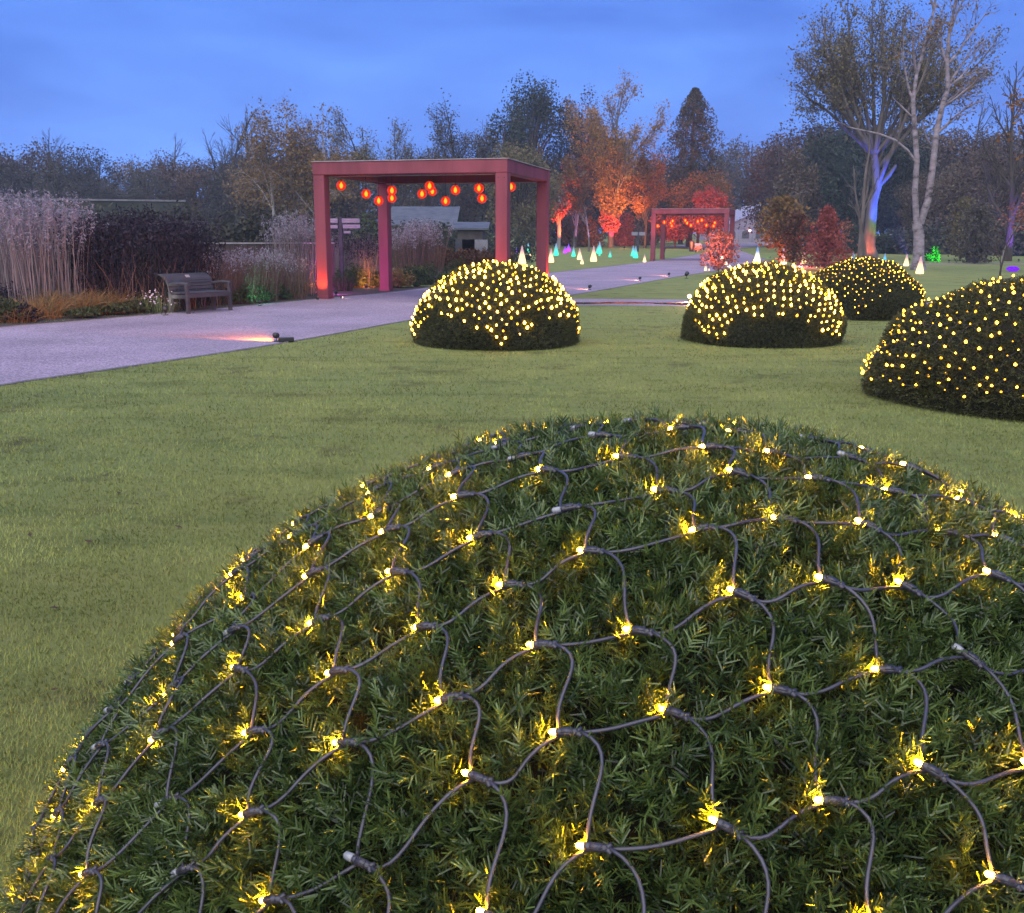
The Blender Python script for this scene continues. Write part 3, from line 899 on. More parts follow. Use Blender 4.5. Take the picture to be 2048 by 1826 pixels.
# ------------------------------------------------------------------ bench
def bench():
    a = gnd(377, 628); b = gnd(461, 621)
    ux = (b - a); Lb = ux.length; rz = math.atan2(ux.y, ux.x)
    t = thing('park_bench', 'grey weathered wooden bench with curved back beside the path', 'bench', a, rz)
    w = MAT['wood_grey']
    for x in (0.0, Lb):
        MB().box((x, 0, 0.30), (0.07, 0.07, 0.60)).build('leg', w, t, bevel=0.006)
        MB().box((x, 0.50, 0.21), (0.07, 0.08, 0.42), rotm(0, 0.06)).build('leg', w, t, bevel=0.006)
        mb = MB(); mb.tube([(x, -0.06, 0.615), (x, 0.2, 0.625), (x, 0.50, 0.60)], [0.038, 0.042, 0.036], 6); mb.build('armrest', w, t)
        MB().box((x, 0.26, 0.355), (0.05, 0.44, 0.08)).build('side_rail', w, t)
    MB().box((Lb / 2, 0.0, 0.37), (Lb - 0.08, 0.04, 0.08)).build('front_rail', w, t)
    for k in range(5):
        MB().box((Lb / 2, 0.03 + k * 0.098, 0.425), (Lb - 0.02, 0.085, 0.025)).build('seat_slat', w, t, bevel=0.004)
    for k in range(9):
        u = k / 8
        y = 0.49 + 0.16 * u + (0.14 * max(0, u - 0.55) / 0.45) ** 1
        z = 0.44 + 0.36 * math.sin(u * PI / 2 * 1.02)
        tilt = -0.25 - 1.05 * u ** 2
        MB().box((Lb / 2, y, z), (Lb + 0.06, 0.020, 0.060), rotm(0, tilt)).build('back_slat', w, t, bevel=0.003)
    for x in (0.02, Lb - 0.02):
        mb = MB(); mb.tube([(x, 0.515 + 0.0, 0.38), (x, 0.56, 0.58), (x, 0.64, 0.72), (x, 0.80, 0.79)], [0.035, 0.03, 0.025, 0.018], 5); mb.build('back_bracket', w, t)
    MB().box((Lb / 2 - 0.02, 0.59, 0.76), (0.11, 0.008, 0.07), rotm(0, -0.75)).build('plaque', MAT['coping'], t)
bench()

# ------------------------------------------------------------------ floodlights in view
floodlight('black floodlight with driver box on the lawn edge, throwing orange across the path', gnd(553, 684), gnd(430, 667) + Vector((0, 0, -0.10)), (1.0, 0.24, 0.012), 330, 70, 0.9, battery=True, lens=3)
floodlight('floodlight left of the bench shining on pale flowers', gnd(331, 631), gnd(312, 624) + Vector((-0.1, 0.5, 0.55)), (1.0, 0.90, 0.62), 14, 85, 1.1, lens=3)
floodlight('floodlight with green glow right of the bench', gnd(520, 612), gnd(522, 607) + Vector((0.0, 0.4, 0.35)), (0.10, 1.0, 0.45), 18, 80, 0.8, lens=2)
pl = PG1 + Matrix.Rotation(PG_RZ, 3, 'Z') @ Vector((0.15, -0.30, 0))
floodlight('floodlight at the foot of the near pergola left post, glowing orange', pl, PG1 + Matrix.Rotation(PG_RZ, 3, 'Z') @ Vector((0.15, 0.02, 0.8)), (1.0, 0.17, 0.03), 40, 80, 0.8, flush=True, lens=3)
floodlight('floodlight with magenta glow right of the near pergola left post', gnd(672, 592), gnd(684, 584) + Vector((0.1, 0.5, 0.5)), (1.0, 0.10, 0.95), 90, 95, 0.9, lens=5)
floodlight('floodlight lying on the path edge, pale pink, beside the left post', gnd(683, 597), gnd(700, 597) + Vector((0.4, 0, -0.1)), (1.0, 0.45, 0.4), 8, 70, 0.7, flush=True, lens=3)
floodlight('floodlight with orange glow under grass left of the back post', gnd(733, 579), gnd(737, 572) + Vector((0.0, 0.5, 0.6)), (1.0, 0.30, 0.03), 75, 80, 0.9, lens=3)
floodlight('floodlight with orange glow left of the near pergola', gnd(612, 590), gnd(612, 588) + Vector((0, 0.7, 0.45)), (1.0, 0.32, 0.06), 28, 80, 0.8, lens=2)
floodlight('floodlight with blue glow at the border behind the lit dome', gnd(878, 566), gnd(882, 560) + Vector((0, 0.8, 0.5)), (0.12, 0.12, 1.0), 28, 80, 0.9, lens=2)
pr = PG1 + Matrix.Rotation(PG_RZ, 3, 'Z') @ Vector((PG_W + 0.35, PG_D - 0.2, 0))
floodlight('floodlight hidden behind the lit dome at the pergola back right post', pr, PG1 + Matrix.Rotation(PG_RZ, 3, 'Z') @ Vector((PG_W, PG_D - 0.15, 0.8)), (1.0, 0.16, 0.03), 60, 80, 0.8, flush=True, lens=3)
pm = PG1 + Matrix.Rotation(PG_RZ, 3, 'Z') @ Vector((PG_W - 0.15, -0.45, 0))
floodlight('floodlight hidden behind the lit dome at the pergola front right post', pm, PG1 + Matrix.Rotation(PG_RZ, 3, 'Z') @ Vector((PG_W - 0.15, 0.02, 1.0)), (1.0, 0.14, 0.06), 55, 80, 0.8, flush=True, lens=3)
floodlight('floodlight on the path edge nearest the lit dome', gnd(1180, 580), gnd(1150, 577) + Vector((0, 0, -0.3)), (1.0, 0.35, 0.15), 130, 50, 1.0, lens=2)
floodlight('middle floodlight along the far lawn edge of the path', gnd(1280, 562), gnd(1240, 558) + Vector((0, 0, -0.3)), (1.0, 0.35, 0.18), 150, 50, 1.0, lens=2)
floodlight('farthest floodlight along the far lawn edge of the path', gnd(1338, 553), gnd(1300, 549) + Vector((0, 0, -0.3)), (1.0, 0.35, 0.18), 160, 50, 1.0, lens=2)
floodlight('floodlight standing on the lawn left of the small red tree', gnd(1373, 557), gnd(1430, 553) + Vector((0, 0, 1.6)), (1.0, 0.25, 0.18), 500, 60, 1.6, lens=2)
floodlight('very bright warm floodlight beside the cross path at the lit dome', gnd(1378, 603), gnd(1378, 612) + Vector((0.2, -2.5, 0.9)), (1.0, 0.55, 0.22), 60, 140, 1.1, lens=8)
g_ = gnd(1299, 523)
floodlight('floodlight at the foot of the far pergola left post', g_ + Vector((0.2, -0.5, 0)), g_ + Vector((0.2, 0, 1.5)), (1.0, 0.12, 0.05), 160, 70, 1.0, lens=2)

# ------------------------------------------------------------------ glowing cones and balls on the lawn
def cone_mat(name, cb, ct, k):
    """a lit cone lantern: its glow, fading up from the foot, is painted as emission"""
    m, N, K = new_mat(name)
    o = N.new('ShaderNodeOutputMaterial'); e = N.new('ShaderNodeEmission'); tc = N.new('ShaderNodeTexCoord')
    sp = N.new('ShaderNodeSeparateXYZ'); rp = N.new('ShaderNodeValToRGB')
    rp.color_ramp.elements[0].position = 0.12; rp.color_ramp.elements[0].color = (*cb, 1)
    rp.color_ramp.elements[1].position = 0.75; rp.color_ramp.elements[1].color = (*ct, 1)
    K.new(tc.outputs['Generated'], sp.inputs[0]); K.new(sp.outputs['Z'], rp.inputs[0]); K.new(rp.outputs[0], e.inputs[0])
    e.inputs[1].default_value = k; K.new(e.outputs[0], o.inputs[0])
    return m
CM = {
    'white': cone_mat('cone_white', (1.5, 1.0, 0.42), (0.40, 0.24, 0.28), 0.50),
    'blue':  cone_mat('cone_blue', (1.6, 1.15, 0.55), (0.13, 0.24, 0.55), 0.50),
    'pink':  cone_mat('cone_pink', (1.5, 0.8, 0.5), (0.50, 0.20, 0.33), 0.50),
    'teal':  cone_mat('cone_teal', (0.06, 0.85, 0.50), (0.13, 0.25, 0.42), 0.48),
    'cyan':  cone_mat('cone_cyan', (0.02, 0.60, 0.85), (0.14, 0.22, 0.42), 0.48),
    'purple': cone_mat('cone_purple', (0.55, 0.05, 1.3), (0.16, 0.07, 0.60), 0.50),
}
CME = {}
for k in CM:
    if k == 'purple':
        pr_ = [(0.02, 0), (0.20, 0.03), (0.27, 0.2), (0.20, 0.42), (0.09, 0.7), (0.01, 1.0)]
    else:
        pr_ = [(0.03, 0), (0.20, 0.015), (0.225, 0.10), (0.185, 0.28), (0.10, 0.66), (0.012, 1.0)]
    CME[k] = MB().lathe(pr_, 16).mesh('shell', CM[k], True)
cones = [
    ('white', 1102, 526, 27, 'pale cone touching the back right post of the near pergola'), ('white', 1159, 520, 22, 'taller of two pale cones standing close together'),
    ('white', 1164, 529, 15, 'smaller pale cone in front of the taller one'), ('white', 1187, 524, 30, 'largest pale cone on the lawn beyond the path'),
    ('white', 988, 518, 28, 'pale cone just above the crest of the lit dome, left of the front post'), ('teal', 981, 516, 24, 'greenish cone half behind the pale one left of the front post'),
    ('white', 1044, 530, 36, 'tall pale cone rising behind the dome crest between the posts'), ('white', 1060, 516, 15, 'small pale cone left of the back right post'),
    ('white', 1289, 525, 15, 'small warm cone at the foot of the far pergola'), ('blue', 1514, 526, 30, 'cone with white foot and blue tip left of the dome crest'),
    ('pink', 1566, 531, 32, 'pink tipped cone rising behind the bright dome crest'), ('white', 1607, 528, 24, 'white cone left of the red conical tree'),
    ('white', 1633, 536, 8, 'tiny white cone at the foot of the red conical tree'),
    ('white', 1812, 533, 23, 'pale cone left of the twin birch'), ('white', 1839, 549, 34, 'tall white cone in front of the twin birch'),
    ('teal', 1112, 512, 24, 'teal cone left of the orange lit tree'), ('teal', 1147, 514, 19, 'teal cone right of the purple pair'), ('teal', 1199, 508, 23, 'tall teal cone of the cluster of three'),
    ('teal', 1195, 507, 14, 'small teal cone left in the cluster of three'), ('teal', 1199, 512, 9, 'tiny teal cone in front of the cluster of three'),
    ('teal', 1220, 515, 13, 'small lone teal cone right of the big pale cone'), ('teal', 1266, 513, 20, 'left teal cone of the pair near the far pergola'), ('teal', 1271, 517, 23, 'right teal cone of the pair near the far pergola'),
    ('teal', 1325, 511, 21, 'teal cone right of the far pergola left posts'), ('teal', 1056, 505, 19, 'teal cone between the right posts of the near pergola'),
    ('cyan', 1706, 525, 19, 'cyan cone left above the farthest dome'), ('cyan', 1769, 526, 18, 'cyan cone right above the farthest dome'),
    ('purple', 1130, 507, 13, 'left purple drop of the purple pair'), ('purple', 1137, 504, 15, 'right purple drop of the purple pair'), ('purple', 1033, 508, 12, 'purple drop left of the tall pale cone'),
    ('white', 1411, 542, 13, 'white cone under the left side of the small red tree'), ('white', 1418, 542, 6, 'tiny white cone beside the one under the red tree'),
]
for kd, x, y, hp, lb in cones:
    g = gnd(x, y)
    h = hp * g.y / FPX * 1.03
    t = thing('cone_lantern', lb, 'cone lantern', g, group='glowing cone lanterns on the lawn')
    s = link('shell', CME[kd], t)
    ws = 1.0 if kd != 'purple' else 1.2
    s.scale = (h * 0.98 * ws, h * 0.98 * ws, h)
    s.location.z = 0.02
    MB().lathe([(0.17 * h, 0.0), (0.17 * h, 0.02)], 12).build('base', MAT['black'], t)
g = gnd(2025, 543)
t = thing('glow_ball', 'flat purple glowing ball lying on the grass near the right edge', 'ball light', g)
MB().lathe([(0.30 * math.sin(PI * k / 10) + 0.003, 0.13 - 0.13 * math.cos(PI * k / 10)) for k in range(11)], 16).build('shell', emit('ball_purple', (0.20, 0.015, 1.0), 0.3), t, True)
MB().lathe([(0.10, 0), (0.10, 0.012)], 10).build('base', MAT['black'], t)
for x, y, lb in ((1458, 533, 'left tiny white globe hung low in the small red tree'), (1444, 516, 'upper tiny white globe hung in the small red tree'), (1452, 527, 'middle tiny white globe hung in the small red tree')):
    p = at(x, y, 43.6)
    t = thing('glow_globe', lb, 'globe light', p, group='globes hung in the small red tree')
    MB().lathe([(0.075 * math.sin(PI * k / 8) + 0.002, -0.075 * math.cos(PI * k / 8)) for k in range(9)], 10).build('shell', emit('globe_white', (1.0, 0.85, 0.65), 0.5), t, True)
    MB().tube([(0, 0, 0.07), (0, 0, 0.5)], 0.006, 4).build('cord', MAT['black'], t)

# ------------------------------------------------------------------ signs
def signpost(label, base, height, panels, wpost=0.12):
    t = thing('signpost', label, 'sign', base)
    MB().box((0, 0, height / 2), (wpost, wpost * 0.6, height)).build('post', MAT['wood_grey'], t, bevel=0.008)
    for cx_, cz, w, h in panels:
        p = MB().box((cx_, -wpost * 0.45, cz), (w, 0.03, h)).build('panel', MAT['sign'], t, bevel=0.005)
        for k in range(2):
            MB().box((cx_ - w * 0.10 * (k == 1), -wpost * 0.45 - 0.0175, cz + h * (0.2 - 0.4 * k)), (w * (0.75 - 0.2 * k), 0.003, h * 0.12)).build('text_line', MAT['coping'], p)
Ys = 31.5
b_ = on(682, Ys)
def pan(x0, x1, y0, y1, Y, base):
    a = at(x0, y0, Y); c = at(x1, y1, Y)
    return ((a.x + c.x) / 2 - base.x, (a.z + c.z) / 2 - base.z, abs(c.x - a.x), abs(a.z - c.z))
signpost('finger signpost with pale panels seen through the near pergola', b_, at(682, 434, Ys).z, [pan(656, 676, 437, 446, Ys, b_), pan(657, 676, 450, 457, Ys, b_), pan(684, 720, 437, 446, Ys, b_), pan(686, 721, 449, 457, Ys, b_), pan(688, 702, 462, 467, Ys, b_)], 0.10)
b2 = on(1276, 95)
signpost('twin white sign panels on a post left of the far pergola', b2, at(1276, 462, 95).z - b2.z, [pan(1263, 1275, 464, 471, 95, b2), pan(1278, 1290, 464, 471, 95, b2)], 0.22)
b3 = on(1815, 95)
signpost('small pale sign board left of the twin birch', b3, at(1815, 466, 95).z - b3.z, [pan(1809, 1821, 468, 472, 95, b3)], 0.12)
# board and box beyond the far pergola
b4 = gnd(1396, 500)
t = thing('speaker_box', 'pale tilted box lamp on the grass right of the far pergola', 'lamp', b4)
MB().box((0, 0, 0.35), (0.7, 0.5, 0.5), rotm(0, 0.5)).build('housing', MAT['coping'], t, bevel=0.05)
MB().box((0, 0, 0.07), (0.5, 0.4, 0.14)).build('foot', MAT['black'], t)
b5 = gnd(1383, 503)
t = thing('litter_bin', 'dark litter bin on the grass right of the far pergola', 'bin', b5)
MB().lathe([(0.24, 0), (0.27, 0.85), (0.28, 0.9)], 12).build('body', MAT['black'], t)
MB().lathe([(0.29, 0.905), (0.27, 0.98), (0.12, 1.04)], 12).build('lid', MAT['black'], t)

# ------------------------------------------------------------------ buildings and walls
def marquee():
    Yt = 150.0
    zb = terr(0, Yt)
    xl = at(1450, 470, Yt).x; wid = at(1668, 470, Yt).x - xl
    t = thing('marquee', 'white marquee with arched windows at the end of the path', 'marquee', (xl, Yt, zb))
    eh = at(1450, 452, Yt).z - zb; ah = at(1560, 405, Yt).z - zb; dep = 24
    wl = MB()
    bays = 8; bw = wid / bays
    for k in range(bays):
        x0 = k * bw + 0.03; x1 = (k + 1) * bw - 0.03
        MB().box(((x0 + x1) / 2, 0, eh / 2), (x1 - x0, 0.08, eh)).build('wall_panel', MAT['white'], t)
        # arched window in each bay
        n = 10; cxw = (x0 + x1) / 2; rw = bw * 0.26; zb0 = 0.55; zt = eh * 0.55
        P = [(cxw - rw, zb0), (cxw + rw, zb0)] + [(cxw + rw * math.cos(PI * q / n), zt + rw * 0.9 * math.sin(PI * q / n)) for q in range(n + 1)]
        m = MB(); V_ = [(x, -0.06, z) for x, z in P] + [(x, -0.044, z) for x, z in P]; c = len(P)
        m.add(V_, [tuple(range(c)), tuple(range(2 * c - 1, c - 1, -1))] + [(q, c + q, c + (q + 1) % c, (q + 1) % c) for q in range(c)])
        m.build('window', MAT['pane'], t)
    g = MB(); g.add([(0, -0.02, eh + 0.003), (wid, -0.02, eh + 0.003), (wid / 2, -0.02, ah), (0, 0.06, eh + 0.003), (wid, 0.06, eh + 0.003), (wid / 2, 0.06, ah)], [(0, 1, 2), (5, 4, 3), (0, 3, 4, 1), (1, 4, 5, 2), (2, 5, 3, 0)])
    g.build('gable', MAT['white'], t)
    for sx in (0, 1):
        x0 = -0.25 if sx == 0 else wid + 0.25
        r = MB(); r.add([(x0, -0.3, eh - 0.08), (wid / 2, -0.3, ah + 0.1), (wid / 2, dep, ah + 0.1), (x0, dep, eh - 0.08), (x0, -0.3, eh + 0.0), (wid / 2, -0.3, ah + 0.2), (wid / 2, dep, ah + 0.2), (x0, dep, eh + 0.0)],
                        [(0, 1, 2, 3), (4, 7, 6, 5), (0, 4, 5, 1), (1, 5, 6, 2), (2, 6, 7, 3), (3, 7, 4, 0)])
        r.build('roof', MAT['white'], t)
        MB().box((0 if sx == 0 else wid, dep / 2, eh / 2), (0.08, dep - 0.2, eh)).build('side_wall', MAT['white'], t)
    MB().box((wid / 2, -0.12, eh - 0.12), (wid, 0.03, 0.22)).build('valance', MAT['white'], t)
    bl = MB().lathe([(0.01, -0.16), (0.13, -0.1), (0.16, 0), (0.1, 0.12), (0.01, 0.16)], 10).build('door_lamp', emit('door_lamp', (1.0, 0.45, 0.35), 3.0), t, True)
    bl.location = (at(1499, 461, Yt).x - xl, -0.25, at(1499, 461, Yt).z - zb)
marquee()
def shed(label, x0, x1, yt, ye, Y, dep, roofc='roof'):
    a = at(x0, ye, Y); b = at(x1, ye, Y); zb = terr(0, Y)
    t = thing('shed', label, 'shed', (a.x, Y, zb))
    w = b.x - a.x; eh = a.z - zb; rh = at(x0, yt, Y + dep * 0.5).z - zb
    MB().box((w / 2, dep / 2, eh / 2), (w, dep, eh)).build('wall', MAT['shed'], t)
    r = MB()
    for y0, y1 in ((-0.3, dep / 2), (dep + 0.3, dep / 2)):
        r.add([(-0.3, y0, eh + 0.01), (w + 0.3, y0, eh + 0.01), (w + 0.3, y1, rh), (-0.3, y1, rh), (-0.3, y0, eh + 0.09), (w + 0.3, y0, eh + 0.09), (w + 0.3, y1, rh + 0.08), (-0.3, y1, rh + 0.08)],
              [(0, 1, 2, 3), (4, 7, 6, 5), (0, 4, 5, 1), (1, 5, 6, 2), (3, 2, 6, 7), (0, 3, 7, 4)])
    r.build('roof', MAT[roofc], t)
    MB().box((w * 0.3, -0.02, eh * 0.4), (0.9, 0.05, eh * 0.78)).build('door', MAT['wood_grey'], t)
    MB().box((w * 0.7, -0.02, eh * 0.6), (1.2, 0.05, eh * 0.35)).build('window', MAT['pane'], t)
shed('long pale roofed glasshouse shed seen through the near pergola', 778, 905, 415, 452, 70, 9)
shed('low dark shed with pale sloping roof right of the pale one', 915, 965, 447, 460, 48, 5)
def long_wall(label, x0, y0, x1, y1, Y0, Y1):
    a = at(x0, y0, Y0); b = at(x1, y1, Y1)
    v = Vector((b.x - a.x, b.y - a.y, 0)); Lw = v.length
    t = thing('garden_wall', label, 'wall', (a.x, a.y, 0), math.atan2(v.y, v.x))
    h = (a.z + b.z) / 2
    MB().box((Lw / 2, 0, (h - 0.12) / 2), (Lw, 0.35, h - 0.12)).build('wall_body', MAT['wall'], t)
    n = int(Lw / 1.2)
    for k in range(n):
        MB().box(((k + 0.5) * Lw / n, 0, h - 0.055), (Lw / n - 0.015, 0.5, 0.11)).build('coping_stone', MAT['wall_cap'], t)
long_wall('long dark wall with pale coping behind the tall grasses', -120, 386, 372, 408, 62, 66)
def fence():
    a = at(-60, 470, 24.5); b = at(668, 493, 31.0)
    v = Vector((b.x - a.x, b.y - a.y, 0)); Lf = v.length
    t = thing('board_fence', 'low brown board fence with pale top rail behind the border', 'fence', (a.x, a.y, 0), math.atan2(v.y, v.x))
    h = 1.42; n = 74
    rn = random.Random(2)
    me_ = MB().box((0, 0, 0), (Lf / n - 0.02, 0.02, h - 0.06)).mesh('board', MAT['fence'])
    for k in range(n):
        o = link('board', me_, t); o.location = ((k + 0.5) * Lf / n, rn.uniform(-0.008, 0.008), (h - 0.06) / 2 + rn.uniform(-0.01, 0.01))
    for k in range(0, n + 1, 8):
        MB().box((k * Lf / n, 0.07, h / 2), (0.09, 0.09, h)).build('post', MAT['fence'], t)
    MB().box((Lf / 2, 0.02, h), (Lf, 0.12, 0.045)).build('top_rail', MAT['coping'], t)
fence()

# ------------------------------------------------------------------ border plants
def ribbons(base, tip, droop, w0, w1, rng, seg=3):
    """flat curved blades from base to tip, bending over by droop"""
    n = len(base)
    d = tip - base
    side = unit(np.cross(d, rng.normal(size=(n, 3))))
    hor = d * np.array([1, 1, 0.0])
    V = np.zeros((n, seg + 1, 2, 3))
    for k in range(seg + 1):
        t = k / seg
        c = base + d * t + hor * (t * t - t) * 0.6 - np.array([0, 0, 1.0]) * (droop * t * t)[:, None]
        w = (w0 * (1 - t) + w1 * t) / 2
        V[:, k, 0] = c - side * w; V[:, k, 1] = c + side * w
    idx = np.arange(n)[:, None, None] * (2 * (seg + 1))
    q = np.array([[2 * k, 2 * k + 1, 2 * k + 3, 2 * k + 2] for k in range(seg)])[None]
    F = (idx + q).reshape(-1, 4)
    ends = base + d - np.array([0, 0, 1.0]) * droop[:, None]
    return V.reshape(-1, 3), F, ends

def leaf_cards(cen, size, rng, aspect=0.6, flat=None):
    n = len(cen)
    a = unit(rng.normal(size=(n, 3)))
    if flat is not None: a = unit(a * np.array([1, 1, flat]))
    b = unit(np.cross(a, rng.normal(size=(n, 3))))
    s = size * rng.uniform(0.6, 1.35, n)[:, None]
    V = np.stack([cen - a * s, cen + b * s * aspect, cen + a * s, cen - b * s * aspect], 1).reshape(-1, 3)
    return V, np.arange(n * 4).reshape(n, 4)

def clump(name, label, cat, loc, n, rad_, h, spread, mat, seed, w=0.012, droop=0.1, top=None, topmat=None, topn=0, topsize=0.03, toplen=0.3, group=None, partname='stem_tuft', topname='plume', hmin=0.7, seg=3):
    rng = np.random.default_rng(seed)
    t = thing(name, label, cat, loc, group=group)
    r = rad_ * np.sqrt(rng.random(n)); a = rng.random(n) * 2 * PI
    base = np.stack([r * np.cos(a), r * np.sin(a), np.zeros(n)], -1)
    hh = h * rng.uniform(hmin, 1.0, n)
    lean = rng.normal(0, spread, (n, 2)) * hh[:, None] + base[:, :2] * (spread * 1.2) / max(rad_, 0.1) * hh[:, None] * 0.6
    tip = base + np.concatenate([lean, hh[:, None]], 1)
    V, F, ends = ribbons(base, tip, droop * hh * rng.uniform(0.3, 1.5, n), w, w * 0.35, rng, seg)
    V[:, 2] = np.maximum(V[:, 2], 0.002)
    o = link(partname, np_mesh(partname, V, F, mat, np.repeat(rng.random(n), 2 * (seg + 1))), t); o['kind'] = 'stuff'
    if topmat is not None:
        pick = rng.choice(n, min(n, top or n), replace=False)
        e = ends[pick]
        c = np.repeat(e, topn, 0); u = rng.random(len(c))[:, None]
        d = unit(tip[pick] - base[pick]); d = np.repeat(d, topn, 0)
        c = c - d * u * toplen * 0.8 + rng.normal(0, topsize * 0.8, (len(c), 3)) + d * toplen * 0.25
        c[:, 2] = np.maximum(c[:, 2], 0.04)
        V, F = leaf_cards(c, topsize, rng, 0.35)
        V[:, 2] = np.maximum(V[:, 2], 0.002)
        o = link(topname, np_mesh(topname, V, F, topmat, np.repeat(rng.random(len(c)), 4)), t); o['kind'] = 'stuff'
    return t

def bush(name, label, cat, loc, rx, ry, h, mat, seed, n=2500, leaf=0.05, group=None, bark='bark', lumps=14, zlow=0.08):
    rng = np.random.default_rng(seed)
    t = thing(name, label, cat, loc, group=group)
    lc = rng.normal(size=(lumps, 3)); lc = unit(lc) * rng.uniform(0.35, 0.8, (lumps, 1)); lc[:, 2] = np.abs(lc[:, 2])
    k = rng.integers(0, lumps, n)
    p = unit(rng.normal(size=(n, 3))) * (rng.random(n)[:, None] ** 0.45) * 0.38
    c = lc[k] + p; c[:, 2] = np.abs(c[:, 2])
    c = c * np.array([rx, ry, h * 0.88]) + np.array([0, 0, zlow])
    V, F = leaf_cards(c, leaf, rng, 0.55)
    V[:, 2] = np.maximum(V[:, 2], 0.003)
    o = link('foliage', np_mesh('foliage', V, F, mat, np.repeat(np.clip(rng.normal(0.5, 0.25, n), 0, 1), 4)), t); o['kind'] = 'stuff'
    mb = MB()
    for i in range(min(lumps, 9)):
        q = Vector(lc[i]) ; q = Vector((q.x * rx, q.y * ry, q.z * h * 0.85 + zlow))
        mb.tube([(q.x * 0.12, q.y * 0.12, 0), (q.x * 0.5, q.y * 0.5, q.z * 0.6), q], [0.03 * h, 0.02 * h, 0.006 * h], 4)
    mb.build('stem', MAT[bark], t)
    return t

# tall pale plumed grass at the left edge
for k, (x, Y, h) in enumerate(((-40, 21.2, 2.45), (14, 22.0, 2.5), (52, 21.0, 2.35), (84, 22.4, 2.55), (118, 21.4, 2.4), (148, 22.2, 2.4), (30, 23.6, 2.7), (105, 24.0, 2.7))):
    clump('plume_grass', 'tall pale plumed grass clump at the left picture edge', 'grass clump', on(x, Y), 85, 0.42, h, 0.075, LEAF['stem'], 100 + k, 0.019, 0.05, 62, LEAF['plume'], 16, 0.038, 0.46, 'tall pale plumed grasses by the left edge', hmin=0.62)
for k, (x, Y, h) in enumerate(((560, 29.0, 2.25), (585, 28.0, 2.2), (606, 29.3, 2.35), (625, 28.4, 2.2))):
    clump('plume_grass', 'grey plumed grass clump just left of the near pergola', 'grass clump', on(x, Y), 70, 0.40, h, 0.07, LEAF['stem'], 130 + k, 0.018, 0.05, 48, LEAF['plume'], 12, 0.035, 0.4, 'plumed grasses left of the near pergola', hmin=0.75)
# near-black seedheads between the grasses
for k, (x, Y, h) in enumerate(((190, 22.0, 1.85), (222, 22.8, 1.9), (255, 22.2, 1.8), (290, 23.0, 1.95), (322, 22.6, 1.85), (352, 23.2, 1.95), (378, 23.8, 1.9), (240, 24.0, 2.1), (300, 24.3, 2.15), (165, 23.0, 1.9))):
    clump('seedhead_plant', 'near black clump of faded seedheads behind the bench', 'perennial', on(x, Y), 190, 0.55, h, 0.09, LEAF['seedhead'], 150 + k, 0.015, 0.0, 170, LEAF['seedhead'], 20, 0.042, 0.9, 'dark seedhead plants behind the bench', hmin=0.5, topname='seedhead', partname='stem_tuft')
for k, (x, Y, h) in enumerate(((205, 21.6, 1.2), (262, 21.9, 1.3), (318, 22.2, 1.2), (372, 22.6, 1.25))):
    clump('dry_perennial', 'loose leaning dry stalks in front of the dark seedheads', 'perennial', on(x, Y), 34, 0.35, h, 0.24, LEAF['stem_red'], 170 + k, 0.016, 0.06, group='leaning dry stalks in front of the seedheads', hmin=0.5)
# brown and red grasses
for k, (x, Y, h, s) in enumerate(((425, 24.0, 1.35, 0.22), (455, 24.6, 1.3, 0.2), (490, 25.0, 1.4, 0.16), (520, 25.6, 1.35, 0.16), (548, 26.4, 1.35, 0.14), (580, 26.6, 1.2, 0.14))):
    clump('red_grass', 'loose reddish brown grass clump between bench and near pergola', 'grass clump', on(x, Y), 190, 0.38, h, s, LEAF['stem_red'], 180 + k, 0.012, 0.06, 90, LEAF['plume'], 6, 0.03, 0.35, 'reddish grasses between bench and pergola')
# low golden sedges along the left of the path
for k, (px, py, h) in enumerate(((88, 640, 0.72), (120, 632, 0.8), (155, 634, 0.72), (185, 632, 0.78), (215, 628, 0.75), (245, 628, 0.6), (30, 648, 0.5), (135, 624, 0.9), (200, 620, 0.9), (60, 636, 0.6))):
    g = gnd(px, py)
    clump('sedge', 'low golden sedge tuft at the path edge left of the bench', 'grass clump', (g.x - 0.10, g.y + 0.30, 0), 330, 0.30, h * 0.95, 0.42, LEAF['sedge'], 200 + k, 0.012, 0.50, group='golden sedges left of the bench')
# low leafy plants at the path edge
for k, (px, py, rx, h, m) in enumerate(((15, 650, 0.6, 0.5, 'herb'), (70, 648, 0.4, 0.30, 'seedhead'), (190, 640, 0.4, 0.16, 'herb'), (240, 634, 0.5, 0.24, 'herb'), (285, 630, 0.45, 0.3, 'herb'), (20, 632, 0.7, 0.8, 'seedhead'),
                                        (345, 620, 0.5, 0.35, 'herb'), (390, 612, 0.6, 0.45, 'herb'))):
    g = gnd(px, py)
    bush('border_herb', 'low leafy border plant along the path left of the bench', 'border plant', (g.x - 0.4, g.y + 0.45, 0), rx, 0.45, h, LEAF[m], 230 + k, 1500, 0.035, 'low border plants left of the bench')
for k, (px, py, rx, h) in enumerate(((440, 613, 0.5, 0.45), (480, 611, 0.5, 0.48), (520, 607, 0.5, 0.5), (560, 603, 0.45, 0.5), (600, 598, 0.45, 0.45))):
    g = gnd(px, py)
    bush('catmint', 'low grey green mound right of the bench', 'border plant', (g.x - 0.25, g.y + 0.4, 0), rx, 0.42, h, LEAF['herb'], 250 + k, 1600, 0.035, 'green mounds right of the bench')
